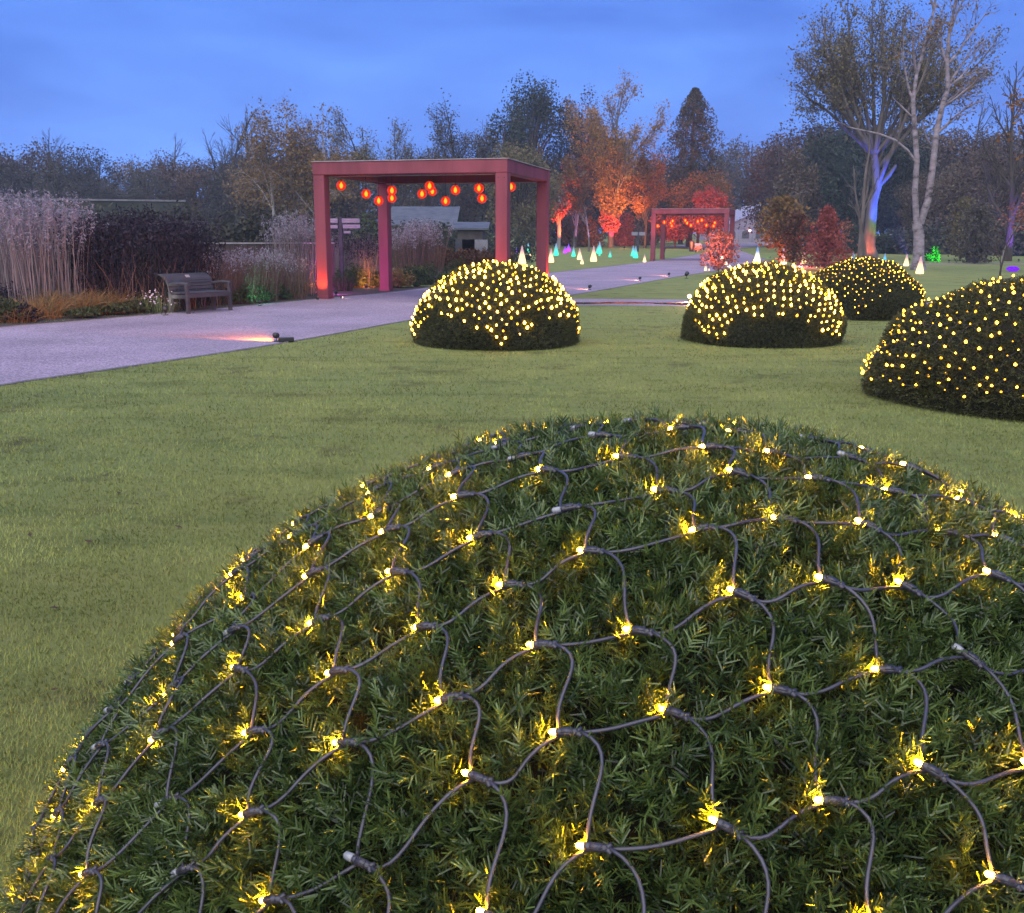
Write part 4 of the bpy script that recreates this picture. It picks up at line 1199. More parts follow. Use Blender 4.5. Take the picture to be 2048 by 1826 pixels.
# pale flowers by the left floodlight
g = gnd(316, 628)
t = thing('aster', 'pale mauve asters lit white beside the floodlight left of the bench', 'flower', (g.x - 0.1, g.y + 0.25, 0))
rng = np.random.default_rng(77)
n = 150
b0 = rng.normal(0, 0.22, (n, 3)); b0[:, 2] = 0
tp_ = b0 * 1.3; tp_[:, 2] = rng.uniform(0.15, 0.48, n)
V, F, e = ribbons(b0, tp_, np.zeros(n), 0.012, 0.005, rng)
link('stem_tuft', np_mesh('stem_tuft', V, F, LEAF['herb'], np.repeat(rng.random(n), 8)), t)['kind'] = 'stuff'
V, F = leaf_cards(e[::2], 0.020, rng, 0.9); n = len(e[::2])
link('flower_head', np_mesh('flower_head', V, F, leafy('aster_petal', (0.30, 0.24, 0.45), (0.5, 0.44, 0.6)), np.repeat(rng.random(n), 4)), t)['kind'] = 'stuff'
# plants seen under and behind the near pergola
for k, (px, py, h, s, m, w) in enumerate(((700, 575, 0.75, 0.28, 'sedge', 0.012), (738, 575, 0.8, 0.3, 'sedge', 0.012), (612, 588, 0.7, 0.3, 'sedge', 0.012), (588, 594, 0.6, 0.3, 'sedge', 0.012))):
    g = gnd(px, py)
    clump('sedge', 'grass tuft lit orange near the near pergola left posts', 'grass clump', (g.x, g.y + 0.35, 0), 240, 0.26, h, s, LEAF[m], 270 + k, w, 0.25, group='lit tufts near the pergola left posts')
g = gnd(684, 584)
clump('sedge', 'grass tuft lit magenta behind the near pergola left post', 'grass clump', (g.x, g.y + 0.45, 0), 240, 0.24, 0.62, 0.3, LEAF['herb'], 275, 0.014, 0.2)
for k, (x, Y, h) in enumerate(((650, 33, 2.1), (675, 34, 2.0), (705, 33.5, 1.7), (725, 33, 1.6), (745, 34, 1.9), (660, 36, 2.6))):
    clump('red_grass', 'brown grass clump filling the left bay of the near pergola', 'grass clump', on(x, Y), 150, 0.5, h, 0.08, LEAF['stem'], 280 + k, 0.014, 0.05, 80, LEAF['seedhead'], 10, 0.04, 0.5, 'brown grasses in the left bay of the pergola')
for k, (x, Y, rx, h, m) in enumerate(((700, 32.5, 0.7, 0.8, 'herb'), (795, 32.6, 0.6, 0.7, 'sedge'), (830, 33.5, 0.7, 0.85, 'herb'), (865, 35, 0.8, 0.9, 'herb'), (760, 33, 0.6, 0.6, 'herb'), (900, 37, 0.9, 0.9, 'herb'))):
    bush('border_herb', 'bushy border plant at the path edge inside the near pergola frame', 'border plant', on(x, Y), rx, 0.6, h, LEAF[m], 290 + k, 2200, 0.04, 'border plants in the pergola frame')
for k, (x, Y, h) in enumerate(((815, 36, 2.1), (840, 37, 2.3), (858, 36.5, 2.2), (790, 37, 1.8))):
    clump('plume_grass', 'pinkish plumed grass clump in the middle of the near pergola', 'grass clump', on(x, Y), 150, 0.5, h, 0.08, LEAF['stem_red'], 300 + k, 0.014, 0.04, 90, LEAF['plume'], 10, 0.04, 0.5, 'pinkish grasses in the middle of the pergola')
for k, (x, Y) in enumerate(((890, 42), (915, 42.5), (940, 43), (965, 43.5), (1000, 44))):
    bush('beech_hedge', 'stretch of low russet hedge left of the pergola right posts', 'hedge', on(x, Y), 0.75, 0.6, 1.35, LEAF['hedge'], 310 + k, 2600, 0.06, 'low russet hedge behind the pergola')
# mixed scrub further back, over the fence and wall
sc = ((190, 40, 2.2, 2.9, 'scrub'), (250, 42, 2.4, 3.0, 'scrub'), (300, 41, 2.2, 2.7, 'scrub'), (360, 43, 2.5, 3.0, 'scrub'), (410, 44, 2.4, 2.9, 'scrub'), (460, 46, 2.6, 3.1, 'herb'), (505, 45, 2.4, 2.9, 'scrub'), (545, 46, 2.3, 3.3, 'scrub'), (130, 44, 2.4, 3.2, 'scrub'),
      (60, 46, 2.5, 3.2, 'scrub'), (-10, 46, 2.5, 3.2, 'scrub'), (590, 48, 2.5, 3.4, 'scrub'), (650, 50, 2.6, 3.6, 'scrub'), (720, 54, 2.5, 3.4, 'herb'), (760, 56, 2.5, 3.2, 'scrub'), (860, 60, 2.5, 3.0, 'evergreen'), (940, 60, 3.0, 3.2, 'evergreen'), (1000, 64, 3.0, 3.2, 'evergreen'))
for k, (x, Y, r, h, m) in enumerate(sc):
    bush('scrub_bush', 'rough grey green scrub bush between border and wood', 'bush', on(x, Y), r, 1.6, h + 0.18, LEAF[m], 330 + k, 3200, 0.10, 'scrub between border and wood')

# ------------------------------------------------------------------ trees
def grow(p, d, length, r, level, maxl, rng, segs, tips, P):
    """recursive limbs: appends (points, radii) to segs, twig ends to tips"""
    n = 4 if level else 7
    pts = [p.copy()]; rr = [r]
    step = length / n
    q = p.copy(); dd = d.copy()
    for k in range(n):
        dd = (dd + Vector((rng.gauss(0, P['wig']), rng.gauss(0, P['wig']), rng.gauss(0, P['wig']) + P['up'][min(level, len(P['up']) - 1)]))).normalized()
        q = q + dd * step
        pts.append(q.copy()); rr.append(max(P['rmin'], r * (1 - (1 - P['taper']) * (k + 1) / n)))
    segs.append((pts, rr))
    if level >= maxl:
        tips.append((q.copy(), dd.copy())); tips.append((pts[2].copy(), dd.copy())); return
    nb = P['nb'][level]
    for k in range(nb):
        t = P['start'][level] + (1 - P['start'][level]) * ((k + rng.random()) / nb)
        f = t * n; i = min(int(f), n - 1); bp = pts[i].lerp(pts[i + 1], f - i)
        ax = (pts[i + 1] - pts[i]).normalized()
        az = rng.random() * 2 * PI
        o = ax.orthogonal().normalized(); o = (o * math.cos(az) + ax.cross(o) * math.sin(az))
        an = rad(rng.gauss(P['ang'][level], 9))
        nd = (ax * math.cos(an) + o * math.sin(an)).normalized()
        ll = length * P['len'][level] * rng.uniform(0.7, 1.15) * (1.15 - 0.55 * (t if level == 0 else t * 0.6))
        grow(bp, nd, ll, max(P['rmin'], rr[i] * P['rr'] * rng.uniform(0.8, 1.1)), level + 1, maxl, rng, segs, tips, P)
    grow(pts[-1], dd, length * P['len'][level] * 0.8, max(P['rmin'], rr[-1]), level + 1, maxl, rng, segs, tips, P)

def segs_mesh(name, segs, mat, sides=5):
    mb = MB()
    for pts, rr in segs:
        mb.tube(pts, rr, sides if rr[0] > 0.06 else 3, cap=False)
    return mb.mesh(name, mat, True)

def wood_tree_mesh(H, rx, seed, mat, bark, n=3600, leaf=0.26, zc=0.58, rzf=0.44, lumps=34, tr=0.022, thin=1.0):
    """a crown of leaf clumps carried on limbs"""
    rng = np.random.default_rng(seed); rr = random.Random(seed)
    lc = unit(rng.normal(size=(lumps, 3))) * (rng.uniform(0.35, 1.0, (lumps, 1)) ** 0.6) * 0.86
    lc = lc * np.array([rx, rx, H * rzf]) + np.array([0, 0, H * zc])
    lc[:, 2] = np.maximum(lc[:, 2], H * 0.10)
    w = rng.uniform(0.5, 1.4, lumps); k = rng.choice(lumps, n, p=w / w.sum())
    pr_ = unit(rng.normal(size=(n, 3))) * (rng.random(n)[:, None] ** 0.5) * (rng.uniform(0.22, 0.42, lumps)[k][:, None])
    c = lc[k] + pr_ * np.array([rx, rx, H * rzf * 0.8])
    V, F = leaf_cards(c, leaf, rng, 0.6)
    V[:, 2] = np.maximum(V[:, 2], 0.05)
    crown = np_mesh('crown', V, F, mat, np.repeat(np.clip(rng.normal(0.45, 0.22, n) + 0.12 * rng.normal(size=lumps)[k], 0, 1), 4))
    segs = []
    th = H * zc
    segs.append(([Vector((0, 0, -0.1)), Vector((0.01 * H, 0, th * 0.4)), Vector((0, 0.01 * H, th * 0.8)), Vector((0, 0, H * 0.85))], [H * tr * 1.25, H * tr, H * tr * 0.7, H * tr * 0.15]))
    for i in range(lumps):
        q = Vector(lc[i]); z0 = min(q.z * 0.7, th) * rr.uniform(0.6, 0.95)
        segs.append(([Vector((0, 0, z0)), Vector((q.x * 0.45, q.y * 0.45, z0 + (q.z - z0) * 0.55)), q], [H * tr * 0.42, H * tr * 0.26, H * tr * 0.07]))
    return segs_mesh('trunk', segs, bark), crown

def place_tree(name, label, loc, trunk, crown, rz=0.0, s=1.0, group=None, cat='tree', sz=None):
    t = thing(name, label, cat, loc, rz, group)
    t.scale = (s, s, sz or s)
    link('trunk', trunk, t)
    if crown is not None: link('crown', crown, t)
    return t

def limb_tree(H, seed, P, maxl, bark, leafmat=None, leaf=0.2, per=6, cl=0.5, keep=1.0, trunk_len=0.5, r0=None, lean=(0, 0), sides=6, flat=None):
    rg = random.Random(seed); rng = np.random.default_rng(seed)
    segs = []; tips = []
    grow(Vector((0, 0, -0.1)), Vector((lean[0], lean[1], 1)).normalized(), H * trunk_len, r0 or H * 0.02, 0, maxl, rg, segs, tips, P)
    zt = max(p.z for pts, _ in segs for p in pts)
    kz = H / zt
    segs = [([p * kz for p in pts], rr) for pts, rr in segs]; tips = [(p * kz, d) for p, d in tips]
    tm = segs_mesh('trunk', segs, bark, sides)
    cm = None
    if leafmat is not None:
        tp = [t for t in tips if rg.random() < keep]
        c = np.repeat(np.array([t[0][:] for t in tp]), per, 0)
        c = c + rng.normal(0, cl, c.shape)
        V, F = leaf_cards(c, leaf, rng, 0.6, flat)
        cm = np_mesh('crown', V, F, leafmat, np.repeat(np.clip(rng.normal(0.5, 0.28, len(c)), 0, 1), 4))
    return tm, cm, segs

P_BARE = dict(wig=0.09, up=(0.03, 0.07, 0.06, 0.03), taper=0.55, rmin=0.018, nb=(6, 5, 4, 3), start=(0.35, 0.25, 0.2, 0.2), ang=(38, 38, 36, 34), len=(0.75, 0.62, 0.6, 0.55), rr=0.55)
P_FAN = dict(wig=0.07, up=(0.03, 0.12, 0.10, 0.05), taper=0.5, rmin=0.02, nb=(8, 5, 4, 3), start=(0.3, 0.2, 0.2, 0.2), ang=(40, 32, 32, 32), len=(0.85, 0.55, 0.5, 0.5), rr=0.55)

# distant woodland: prototypes then copies, each tree its own object
protos = []
for k, (H, rx, m, n) in enumerate(((15, 5.2, 'wood_dark', 10500), (14, 5.6, 'wood_brown', 10500), (16, 5.0, 'wood_dark', 11000), (13, 5.4, 'wood_brown', 10000), (15, 4.6, 'evergreen', 11000))):
    protos.append(wood_tree_mesh(H, rx, 400 + k, LEAF[m], MAT['bark'], n, 0.155, 0.50, 0.50, 60))
bare_protos = [limb_tree(16, 420 + k, P_BARE, 4, MAT['bark'])[:2] for k in range(3)]
rw = random.Random(33)
def wood_row(x0, x1, dx, Y, htop, label, group, kinds=(0, 1, 2, 3)):
    x = x0
    while x < x1:
        p = on(x, Y + rw.uniform(-6, 6))
        k = rw.choice(kinds); tm, cm = protos[k]
        Hk = (15, 14, 16, 13, 15)[k]
        ht = (at(x, htop(x), p.y).z - p.z) * rw.uniform(0.90, 1.05)
        s = ht / Hk
        place_tree('woodland_tree', label, p, tm, cm, rw.random() * 6.28, s * rw.uniform(0.95, 1.2), group, sz=s)
        x += dx * rw.uniform(0.8, 1.2)
def interp(tab):
    return lambda x: float(np.interp(x, [a for a, b in tab], [b for a, b in tab]))
wood_row(-160, 1000, 74, 128, interp([(-200, 275), (100, 288), (250, 300), (330, 285), (460, 278), (560, 290), (660, 290), (720, 318), (800, 310), (900, 308), (1000, 275)]), 'dull brown tree in the distant wood behind the border', 'distant wood behind the border')
wood_row(-130, 700, 80, 108, interp([(-200, 300), (100, 305), (230, 330), (300, 300), (440, 300), (520, 300), (650, 320), (700, 330)]), 'dark tree at the front of the wood on the left', 'front of the wood on the left')
wood_row(960, 1560, 60, 190, interp([(900, 290), (1100, 300), (1300, 290), (1430, 285), (1480, 262), (1560, 265)]), 'dark distant tree behind the lit trees and the marquee', 'distant wood behind the marquee', (0, 2, 1))
wood_row(1560, 2200, 62, 120, interp([(1560, 270), (1640, 215), (1760, 215), (1900, 245), (2048, 230), (2200, 230)]), 'dark brown tree in the right wood behind the twin birch', 'wood on the right behind the birch', (0, 1, 3, 1))
wood_row(1850, 2200, 70, 100, interp([(1840, 330), (1950, 300), (2048, 290), (2200, 290)]), 'brown tree at the front edge of the wood on the right', 'front edge of the wood on the right', (1, 3))
wood_row(900, 1400, 66, 135, interp([(880, 300), (1000, 285), (1100, 330), (1200, 330), (1300, 300), (1450, 340)]), 'shaded tree in the wood right of the near pergola', 'wood right of the near pergola', (0, 1, 4))

def to_top(x, ytop, p):
    return at(x, ytop, p.y).z - p.z

# bare twiggy trees standing above the wood on the left
for k, (x, Y, yt, lb) in enumerate(((432, 118, 212, 'bare tree rising above the wood left of the golden birches, larger one'), (492, 122, 214, 'bare tree rising above the wood, close to the golden birches'), (345, 124, 262, 'small bare tree top above the wood at the left'), (110, 120, 262, 'bare twiggy tree top above the wood near the left edge'), (660, 125, 235, 'thin bare tree right of the golden birches'), (1910, 118, 190, 'thin bare tree above the wood right of the twin birch'))):
    p = on(x, Y); tm, cm = bare_protos[k % 3]
    s = to_top(x, yt, p) / 16.0
    place_tree('bare_tree', lb, p, tm, None, k * 1.7, s)
# golden birches beside the near pergola
P_WEEP = dict(wig=0.07, up=(0.02, 0.02, -0.10, -0.16), taper=0.5, rmin=0.015, nb=(9, 6, 4, 3), start=(0.25, 0.2, 0.2, 0.2), ang=(42, 40, 36, 34), len=(0.55, 0.5, 0.5, 0.55), rr=0.45)
for k, (x, Y, yt, lb) in enumerate(((548, 92, 212, 'weeping golden birch left of the near pergola, leftmost of three'), (604, 95, 204, 'weeping golden birch left of the near pergola, middle and tallest of three'), (645, 93, 216, 'weeping golden birch just left of the pergola beam, rightmost of three'))):
    p = on(x, Y); H = to_top(x, yt, p)
    tm, cm, _ = limb_tree(H, 440 + k, P_WEEP, 3, MAT['bark_pale'], LEAF['gold'], 0.115, 10, 0.45, 0.9, 0.72, H * 0.016)
    place_tree('birch', lb, p, tm, cm, k * 2.1)
for k, (x, Y, yt, lb) in enumerate(((590, 100, 290, 'rusty round tree below the golden birches'), (520, 98, 300, 'rusty round tree left below the golden birches'), (655, 98, 300, 'rusty round tree behind the pergola left end'))):
    p = on(x, Y); s = to_top(x, yt, p)
    tm, cm = wood_tree_mesh(s, s * 0.42, 450 + k, LEAF['wood_brown'], MAT['bark'], 9000, 0.125, 0.52, 0.5, 55)
    place_tree('round_tree', lb, p, tm, cm)
# loose, half-bare trees above the near pergola
P_LOOSE = dict(P_BARE); P_LOOSE['nb'] = (6, 5, 4, 3)
for k, (x, Y, yt, kp, lb) in enumerate(((722, 104, 203, 0.75, 'loose green tree above the left half of the pergola beam'), (790, 108, 222, 0.4, 'thin half bare tree above the middle of the pergola beam'), (850, 112, 235, 0.12, 'nearly bare tree left of the dense dark tree'), (905, 108, 188, 0.45, 'open tree with sparse leaves left of the dense dark tree'), (960, 116, 225, 0.15, 'nearly bare tree just left of the dense dark tree'))):
    p = on(x, Y); H = to_top(x, yt, p)
    tm, cm, _ = limb_tree(H * 0.95, 460 + k, P_LOOSE, 4, MAT['bark'], LEAF['olive'] if k != 3 else LEAF['wood_dark'], 0.105, 5, 0.34, kp, 0.5, H * 0.014)
    place_tree('loose_tree', lb, p, tm, cm, k)
# dense dark tree, olive tree and brown tree in the middle
for k, (x, Y, yt, wpx, m, n, lb, zc, rzf) in enumerate(((1062, 118, 157, 75, 'evergreen', 6500, 'dense dark round topped tree above the pergola right end', 0.60, 0.42), (1010, 112, 200, 60, 'evergreen', 4500, 'dark tree left shoulder of the dense round topped one', 0.55, 0.44),
                                               (1040, 100, 268, 80, 'olive', 5200, 'olive green tree just above the pergola right corner', 0.52, 0.48), (1160, 120, 172, 50, 'wood_brown', 3600, 'brown tree between the dense dark tree and the tall orange one', 0.6, 0.40))):
    p = on(x, Y); H = to_top(x, yt, p)
    tm, cm = wood_tree_mesh(H, wpx * p.y / FPX, 470 + k, LEAF[m], MAT['bark'], int(n * 2.4), 0.135, zc, rzf, 60)
    place_tree('round_tree', lb, p, tm, cm)
# the tall tree lit orange from its foot
p = gnd(1221, 495); p = on(1221, min(p.y, 118)); H = to_top(1240, 138, p)
tm, cm, _ = limb_tree(H, 481, P_FAN, 4, MAT['bark_mid'], LEAF['amber'], 0.115, 6, 0.36, 0.8, 0.5, 0.34)
tall = place_tree('tall_tree', 'tallest tree, thin golden crown, trunk lit crimson from below', p, tm, cm, 0.6)
rng = np.random.default_rng(482); n = 11000
zz = rng.uniform(0.09, 0.62, n) * H; rr_ = (0.6 + 2.2 * np.exp(-((zz / H - 0.42) / 0.2) ** 2)) * np.sqrt(rng.random(n)) ; aa = rng.random(n) * 2 * PI
blob = 1 + 0.45 * np.sin(3 * aa + zz * 1.1) * np.sin(1.7 * zz)
cc = np.stack([rr_ * blob * np.cos(aa), rr_ * blob * np.sin(aa), zz], -1)
V, F = leaf_cards(cc, 0.115, rng, 0.6)
link('lower_crown', np_mesh('lower_crown', V, F, LEAF['amber'], np.repeat(rng.random(n), 4)), tall)
floodlight('crimson floodlight at the foot of the tallest tree', p + Vector((0.8, -3.0, 0)), p + Vector((0, 0, 2.6)), (1.0, 0.02, 0.09), 2600, 45, 1.6, lens=3)
floodlight('orange floodlight right of the tallest tree', p + Vector((3.2, -5.5, 0)), p + Vector((0, 0, 8.5)), (1.0, 0.30, 0.05), 3800, 54, 1.8, lens=6)
floodlight('pink floodlight on the grass farther right of the tallest tree', on(1249, 104), on(1243, 124) + Vector((0, 0, 6)), (1.0, 0.26, 0.08), 2600, 60, 2.0, lens=6)
# rust shrubs round its foot
for k, (x, Y, h, r, m, lb) in enumerate(((1180, 117, 5.0, 2.4, 'rust', 'rusty bush left of the tallest tree'), (1150, 119, 4.2, 2.2, 'hedge', 'brown bush between the lit trunks'), (1246, 121, 4.8, 1.6, 'red', 'red glowing bush right of the tallest tree'), (1290, 126, 7.5, 3.4, 'wood_dark', 'dark shrub behind the twin sign panels'), (1132, 122, 3.4, 2.2, 'hedge', 'brown bush right of the orange lit tree'))):
    bush('shrub', lb, 'shrub', on(x, Y), r, r * 0.8, h, LEAF[m], 490 + k, 2600, 0.16)
# arching lit branches: smaller rust trees around
for k, (x, Y, yt, wpx, m, lb) in enumerate(((1150, 112, 290, 36, 'rust', 'rust coloured small tree left of the tallest tree'), (1290, 112, 285, 40, 'rust', 'rust coloured tree above the far pergola left end'))):
    p2 = on(x, Y); H2 = to_top(x, yt, p2)
    tm, cm = wood_tree_mesh(H2, wpx * p2.y / FPX, 500 + k, LEAF[m], MAT['bark'], 6000, 0.12, 0.62, 0.34, 36, 0.014)
    place_tree('rust_tree', lb, p2, tm, cm)
# orange-lit tree beside the pergola right post
p = on(1117, 108); H = to_top(1108, 365, p)
tm, cm = wood_tree_mesh(H, 1.25, 510, LEAF['orange'], MAT['bark_pale'], 1700, 0.16, 0.70, 0.34, 18, 0.030)
place_tree('small_tree', 'small tree glowing orange red right of the near pergola', p, tm, cm)
floodlight('orange red floodlight at the foot of the small glowing tree', p + Vector((0.9, -2.2, 0)), p + Vector((0, 0, 3.0)), (1.0, 0.09, 0.02), 2600, 60, 1.5, lens=6)
# bare pale and purple trunks
for k, (x, Y, yt, col, lb) in enumerate(((1055, 104, 372, (0.45, 0.15, 1.0), 'slim trunk lit purple between the pergola right posts'), (1148, 112, 330, (0.9, 0.35, 0.8), 'slim pinkish trunk right of the small glowing tree'), (1178, 96, 410, (0.75, 0.45, 1.0), 'slender bare sapling lit lilac left of the largest pale cone'))):
    p = on(x, Y); H = to_top(x, yt, p)
    PP = dict(P_BARE); PP['nb'] = (4, 3, 2); PP['start'] = (0.7, 0.3, 0.3); PP['wig'] = 0.035; PP['len'] = (0.35, 0.5, 0.5)
    tm, cm, _ = limb_tree(H, 520 + k, PP, 2, MAT['bark_mid'], LEAF['wood_brown'] if k < 2 else None, 0.2, 6, 0.5, 1.0, 0.85, 0.20 if k < 2 else 0.10)
    place_tree('slim_tree', lb, p, tm, cm)
    floodlight('floodlight at the foot of the ' + lb.split(' right ')[0].split(' left ')[0].split(' between ')[0], p + Vector((0.5, -1.8, 0)), p + Vector((0, 0, 2.5)), col, 420 if k != 1 else 500, 50, 1.0, lens=2)

# dark conifer behind the far pergola
p = on(1378, 118); H = to_top(1378, 176, p)
rng = np.random.default_rng(530); n = 22000
zz = H * (0.10 + 0.90 * rng.random(n) ** 1.15); u = zz / H
prof = np.interp(u, [0.08, 0.2, 0.4, 0.55, 0.72, 0.9, 1.0], [3.4, 4.6, 4.3, 3.9, 3.1, 1.6, 0.3])
aa = rng.random(n) * 2 * PI
lump = 0.80 + 0.25 * np.sin(5 * aa + 2.3 * zz) + 0.15 * np.sin(1.9 * zz + 3 * np.sin(2 * aa))
rr_ = prof * lump * rng.random(n) ** 0.35
V, F = leaf_cards(np.stack([rr_ * np.cos(aa), rr_ * np.sin(aa), zz], -1), 0.125, rng, 0.55)
crown = np_mesh('crown', V, F, leafy('leaf_conifer', (0.034, 0.030, 0.022), (0.085, 0.066, 0.040), 0.15, 0.7, 0.15), np.repeat(rng.random(n), 4))
segs = [([Vector((0, 0, -0.1)), Vector((0, 0, H * 0.5)), Vector((0, 0, H * 0.97))], [0.4, 0.26, 0.04])]
rg = random.Random(3)
for k in range(40):
    z = H * rg.uniform(0.1, 0.9); a = rg.random() * 6.28; l = np.interp(z / H, [0.1, 0.5, 0.9], [3.0, 2.8, 1.2])
    segs.append(([Vector((0, 0, z)), Vector((math.cos(a) * l * 0.6, math.sin(a) * l * 0.6, z + 0.1)), Vector((math.cos(a) * l, math.sin(a) * l, z + 0.5))], [0.09, 0.05, 0.02]))
place_tree('conifer', 'dark tall conifer rising behind the far pergola', p, segs_mesh('trunk', segs, MAT['bark']), crown)
for k, (x, Y, yt, r, m, lb) in enumerate(((1395, 112, 330, 4.2, 'rust', 'rusty spreading tree right behind the far pergola'), (1350, 110, 400, 2.6, 'red', 'red glowing low tree inside the far pergola frame'), (1415, 108, 375, 2.0, 'red', 'red glowing tree at the right end of the far pergola'))):
    p = on(x, Y); H = to_top(x, yt, p)
    tm, cm = wood_tree_mesh(H, r, 540 + k, LEAF[m], MAT['bark'], 6500, 0.115, 0.56, 0.46, 36, 0.016)
    place_tree('rust_tree', lb, p, tm, cm)
floodlight('red floodlight under the far pergola, left one', on(1331, 102), on(1350, 110) + Vector((0, 0, 3.0)), (1.0, 0.09, 0.04), 600, 75, 1.8, lens=6)
floodlight('red floodlight under the far pergola, right one', on(1408, 98), on(1415, 109) + Vector((0, 0, 4.0)), (1.0, 0.14, 0.05), 1000, 75, 1.8, lens=6)
floodlight('tall throwing red floodlight below the dark conifer', on(1392, 92), on(1382, 118) + Vector((0, 0, 8.0)), (1.0, 0.16, 0.06), 5200, 38, 1.8, lens=3)

# ----- right side: small garden trees
def ornamental(name, label, p, H, rx, mat, seed, n=2600, leaf=0.07, cone=False, zlow=0.25, bark='bark', tr=0.018):
    rng = np.random.default_rng(seed); rg = random.Random(seed)
    u = rng.random(n); z = H * (zlow + (1 - zlow) * u)
    prof = (1 - u) ** 0.8 + 0.06 if cone else np.sqrt(np.clip(1 - ((u - 0.42) / 0.60) ** 2, 0.02, 1))
    a = rng.random(n) * 2 * PI
    lump = 0.72 + 0.30 * np.sin(4 * a + 5 * u * 3) + 0.22 * np.sin(7 * a - 9 * u)
    r = rx * prof * lump * rng.random(n) ** 0.45
    c = np.stack([r * np.cos(a), r * np.sin(a), z], -1) + rng.normal(0, leaf * 0.8, (n, 3))
    V, F = leaf_cards(c, leaf, rng, 0.6)
    V[:, 2] = np.maximum(V[:, 2], 0.05)
    crown = np_mesh('crown', V, F, mat, np.repeat(rng.random(n), 4))
    segs = [([Vector((0, 0, -0.05)), Vector((0.02 * H, 0, H * 0.5)), Vector((0, 0, H * 0.96))], [H * tr, H * tr * 0.7, 0.012])]
    for k in range(26):
        zz = H * rg.uniform(zlow * 0.8, 0.9); uu = max(0, (zz / H - zlow) / (1 - zlow)); aa = rg.random() * 6.28
        l = rx * ((1 - uu) ** 0.8 if cone else math.sqrt(max(0.02, 1 - ((uu - 0.42) / 0.6) ** 2))) * rg.uniform(0.7, 1.05)
        segs.append(([Vector((0.01 * H, 0, zz * 0.85)), Vector((math.cos(aa) * l * 0.5, math.sin(aa) * l * 0.5, zz * 0.94)), Vector((math.cos(aa) * l, math.sin(aa) * l, zz))], [H * tr * 0.4, H * tr * 0.25, 0.008]))
    return place_tree(name, label, p, segs_mesh('trunk', segs, MAT[bark]), crown, seed)
p = gnd(1437, 553); ornamental('small_tree', 'small pinkish red tree on the lawn in front of the far pergola right end', p, to_top(1437, 462, p), 0.95, LEAF['orange'], 600, 1500, 0.06, zlow=0.18)
MB_ = MB().lathe([(0.42, 0.004), (0.38, 0.03), (0.02, 0.04)], 16); o = MB_.build('mulch_ring', MAT['soil']); o.location = p + Vector((-0.1, 0, 0)); tag(o, 'round patch of bare soil under the small pinkish red tree', 'soil patch')
p = on(1562, 58); ornamental('small_tree', 'golden green tree in front of the marquee', p, to_top(1562, 395, p), 1.5, LEAF['gold'], 601, 2800, 0.10, zlow=0.30)
p = on(1590, 56); ornamental('small_tree', 'reddish tree between the golden green one and the red conical one', p, to_top(1590, 425, p), 1.25, LEAF['hedge'], 602, 1600, 0.09, zlow=0.12)
p = gnd(1648, 542); ornamental('small_tree', 'red conical tree right of the golden green tree', p, to_top(1648, 415, p), 1.45, LEAF['red'], 603, 3400, 0.08, True, 0.08)
p = on(1690, 60); ornamental('small_tree', 'thin reddish sapling right of the red conical tree', p, to_top(1690, 440, p), 0.7, LEAF['orange'], 604, 350, 0.08, zlow=0.1)
q = gnd(1600, 532)
floodlight('red floodlight left of the red conical tree', q, gnd(1640, 542) + Vector((0, 0.5, 1.8)), (1.0, 0.10, 0.10), 1100, 75, 1.2, lens=3)
floodlight('green floodlight on the grass left of the pink tipped cone', gnd(1540, 515), gnd(1530, 513) + Vector((-0.5, 0, 0)), (0.05, 1.0, 0.2), 120, 60, 1.0, flush=True, lens=2)
floodlight('orange floodlight at the foot of the golden green tree', on(1558, 55), on(1556, 58) + Vector((0, 0, 0.9)), (1.0, 0.22, 0.05), 260, 70, 1.0, lens=3)

# ----- big spreading tree with the blue-lit trunk
p = on(1742, 74)
H = to_top(1742, 5, p)
segs = []; tips = []
rg = random.Random(71)
trunk_pts = [at(x, y, 74) - p for x, y in ((1740, 522), (1738, 492), (1742, 440), (1746, 400), (1754, 375), (1752, 340), (1748, 310))]
trunk_pts[0].z = -0.1
segs.append((trunk_pts, [0.72, 0.46, 0.40, 0.36, 0.34, 0.30, 0.26]))
PS = dict(wig=0.06, up=(0.02, 0.05, 0.05, 0.03), taper=0.5, rmin=0.022, nb=(6, 4, 4, 3), start=(0.3, 0.25, 0.2, 0.2), ang=(30, 34, 36, 36), len=(0.40, 0.5, 0.55, 0.5), rr=0.5)
for x, y, sx in ((1575, 120, 4), (1600, 75, 4), (1645, 35, 4), (1690, 10, 4), (1740, -5, 4), (1795, 0, 4), (1850, 20, 4), (1905, 50, 4), (1950, 85, 4), (1990, 120, 3), (1605, 165, 3), (1930, 150, 3), (1660, 90, 3), (1820, 80, 3)):
    st = trunk_pts[rg.choice((4, 5, 6, 6))]
    e = at(x, y, 74 + rg.uniform(-3.5, 3.5)) - p
    grow(st.copy(), (e - st).normalized(), (e - st).length * 0.70, 0.17, 0, 3, rg, segs, tips, PS)
segs.append(([at(1757, 372, 74) - p, at(1778, 350, 74) - p, at(1792, 330, 74) - p], [0.2, 0.17, 0.1]))
rng = np.random.default_rng(72)
tp_ = [t for t in tips if (t[0].z > H * 0.42)]
c = np.repeat(np.array([t[0][:] for t in tp_ if t[0].z > H * 0.5]), 5, 0); c = c + rng.normal(0, 0.42, c.shape)
V, F = leaf_cards(c, 0.088, rng, 0.6)
big = place_tree('spreading_tree', 'tall spreading tree with thin olive crown and trunk lit blue', p, segs_mesh('trunk', segs, MAT['bark_mid'], 7), np_mesh('crown', V, F, LEAF['olive'], np.repeat(rng.random(len(c)), 4)))
floodlight('blue floodlight in front of the spreading tree', p + Vector((1.6, -3.4, 0)), p + Vector((0.3, 0, 4.6)), (0.02, 0.03, 1.0), 5500, 36, 1.2, lens=2)
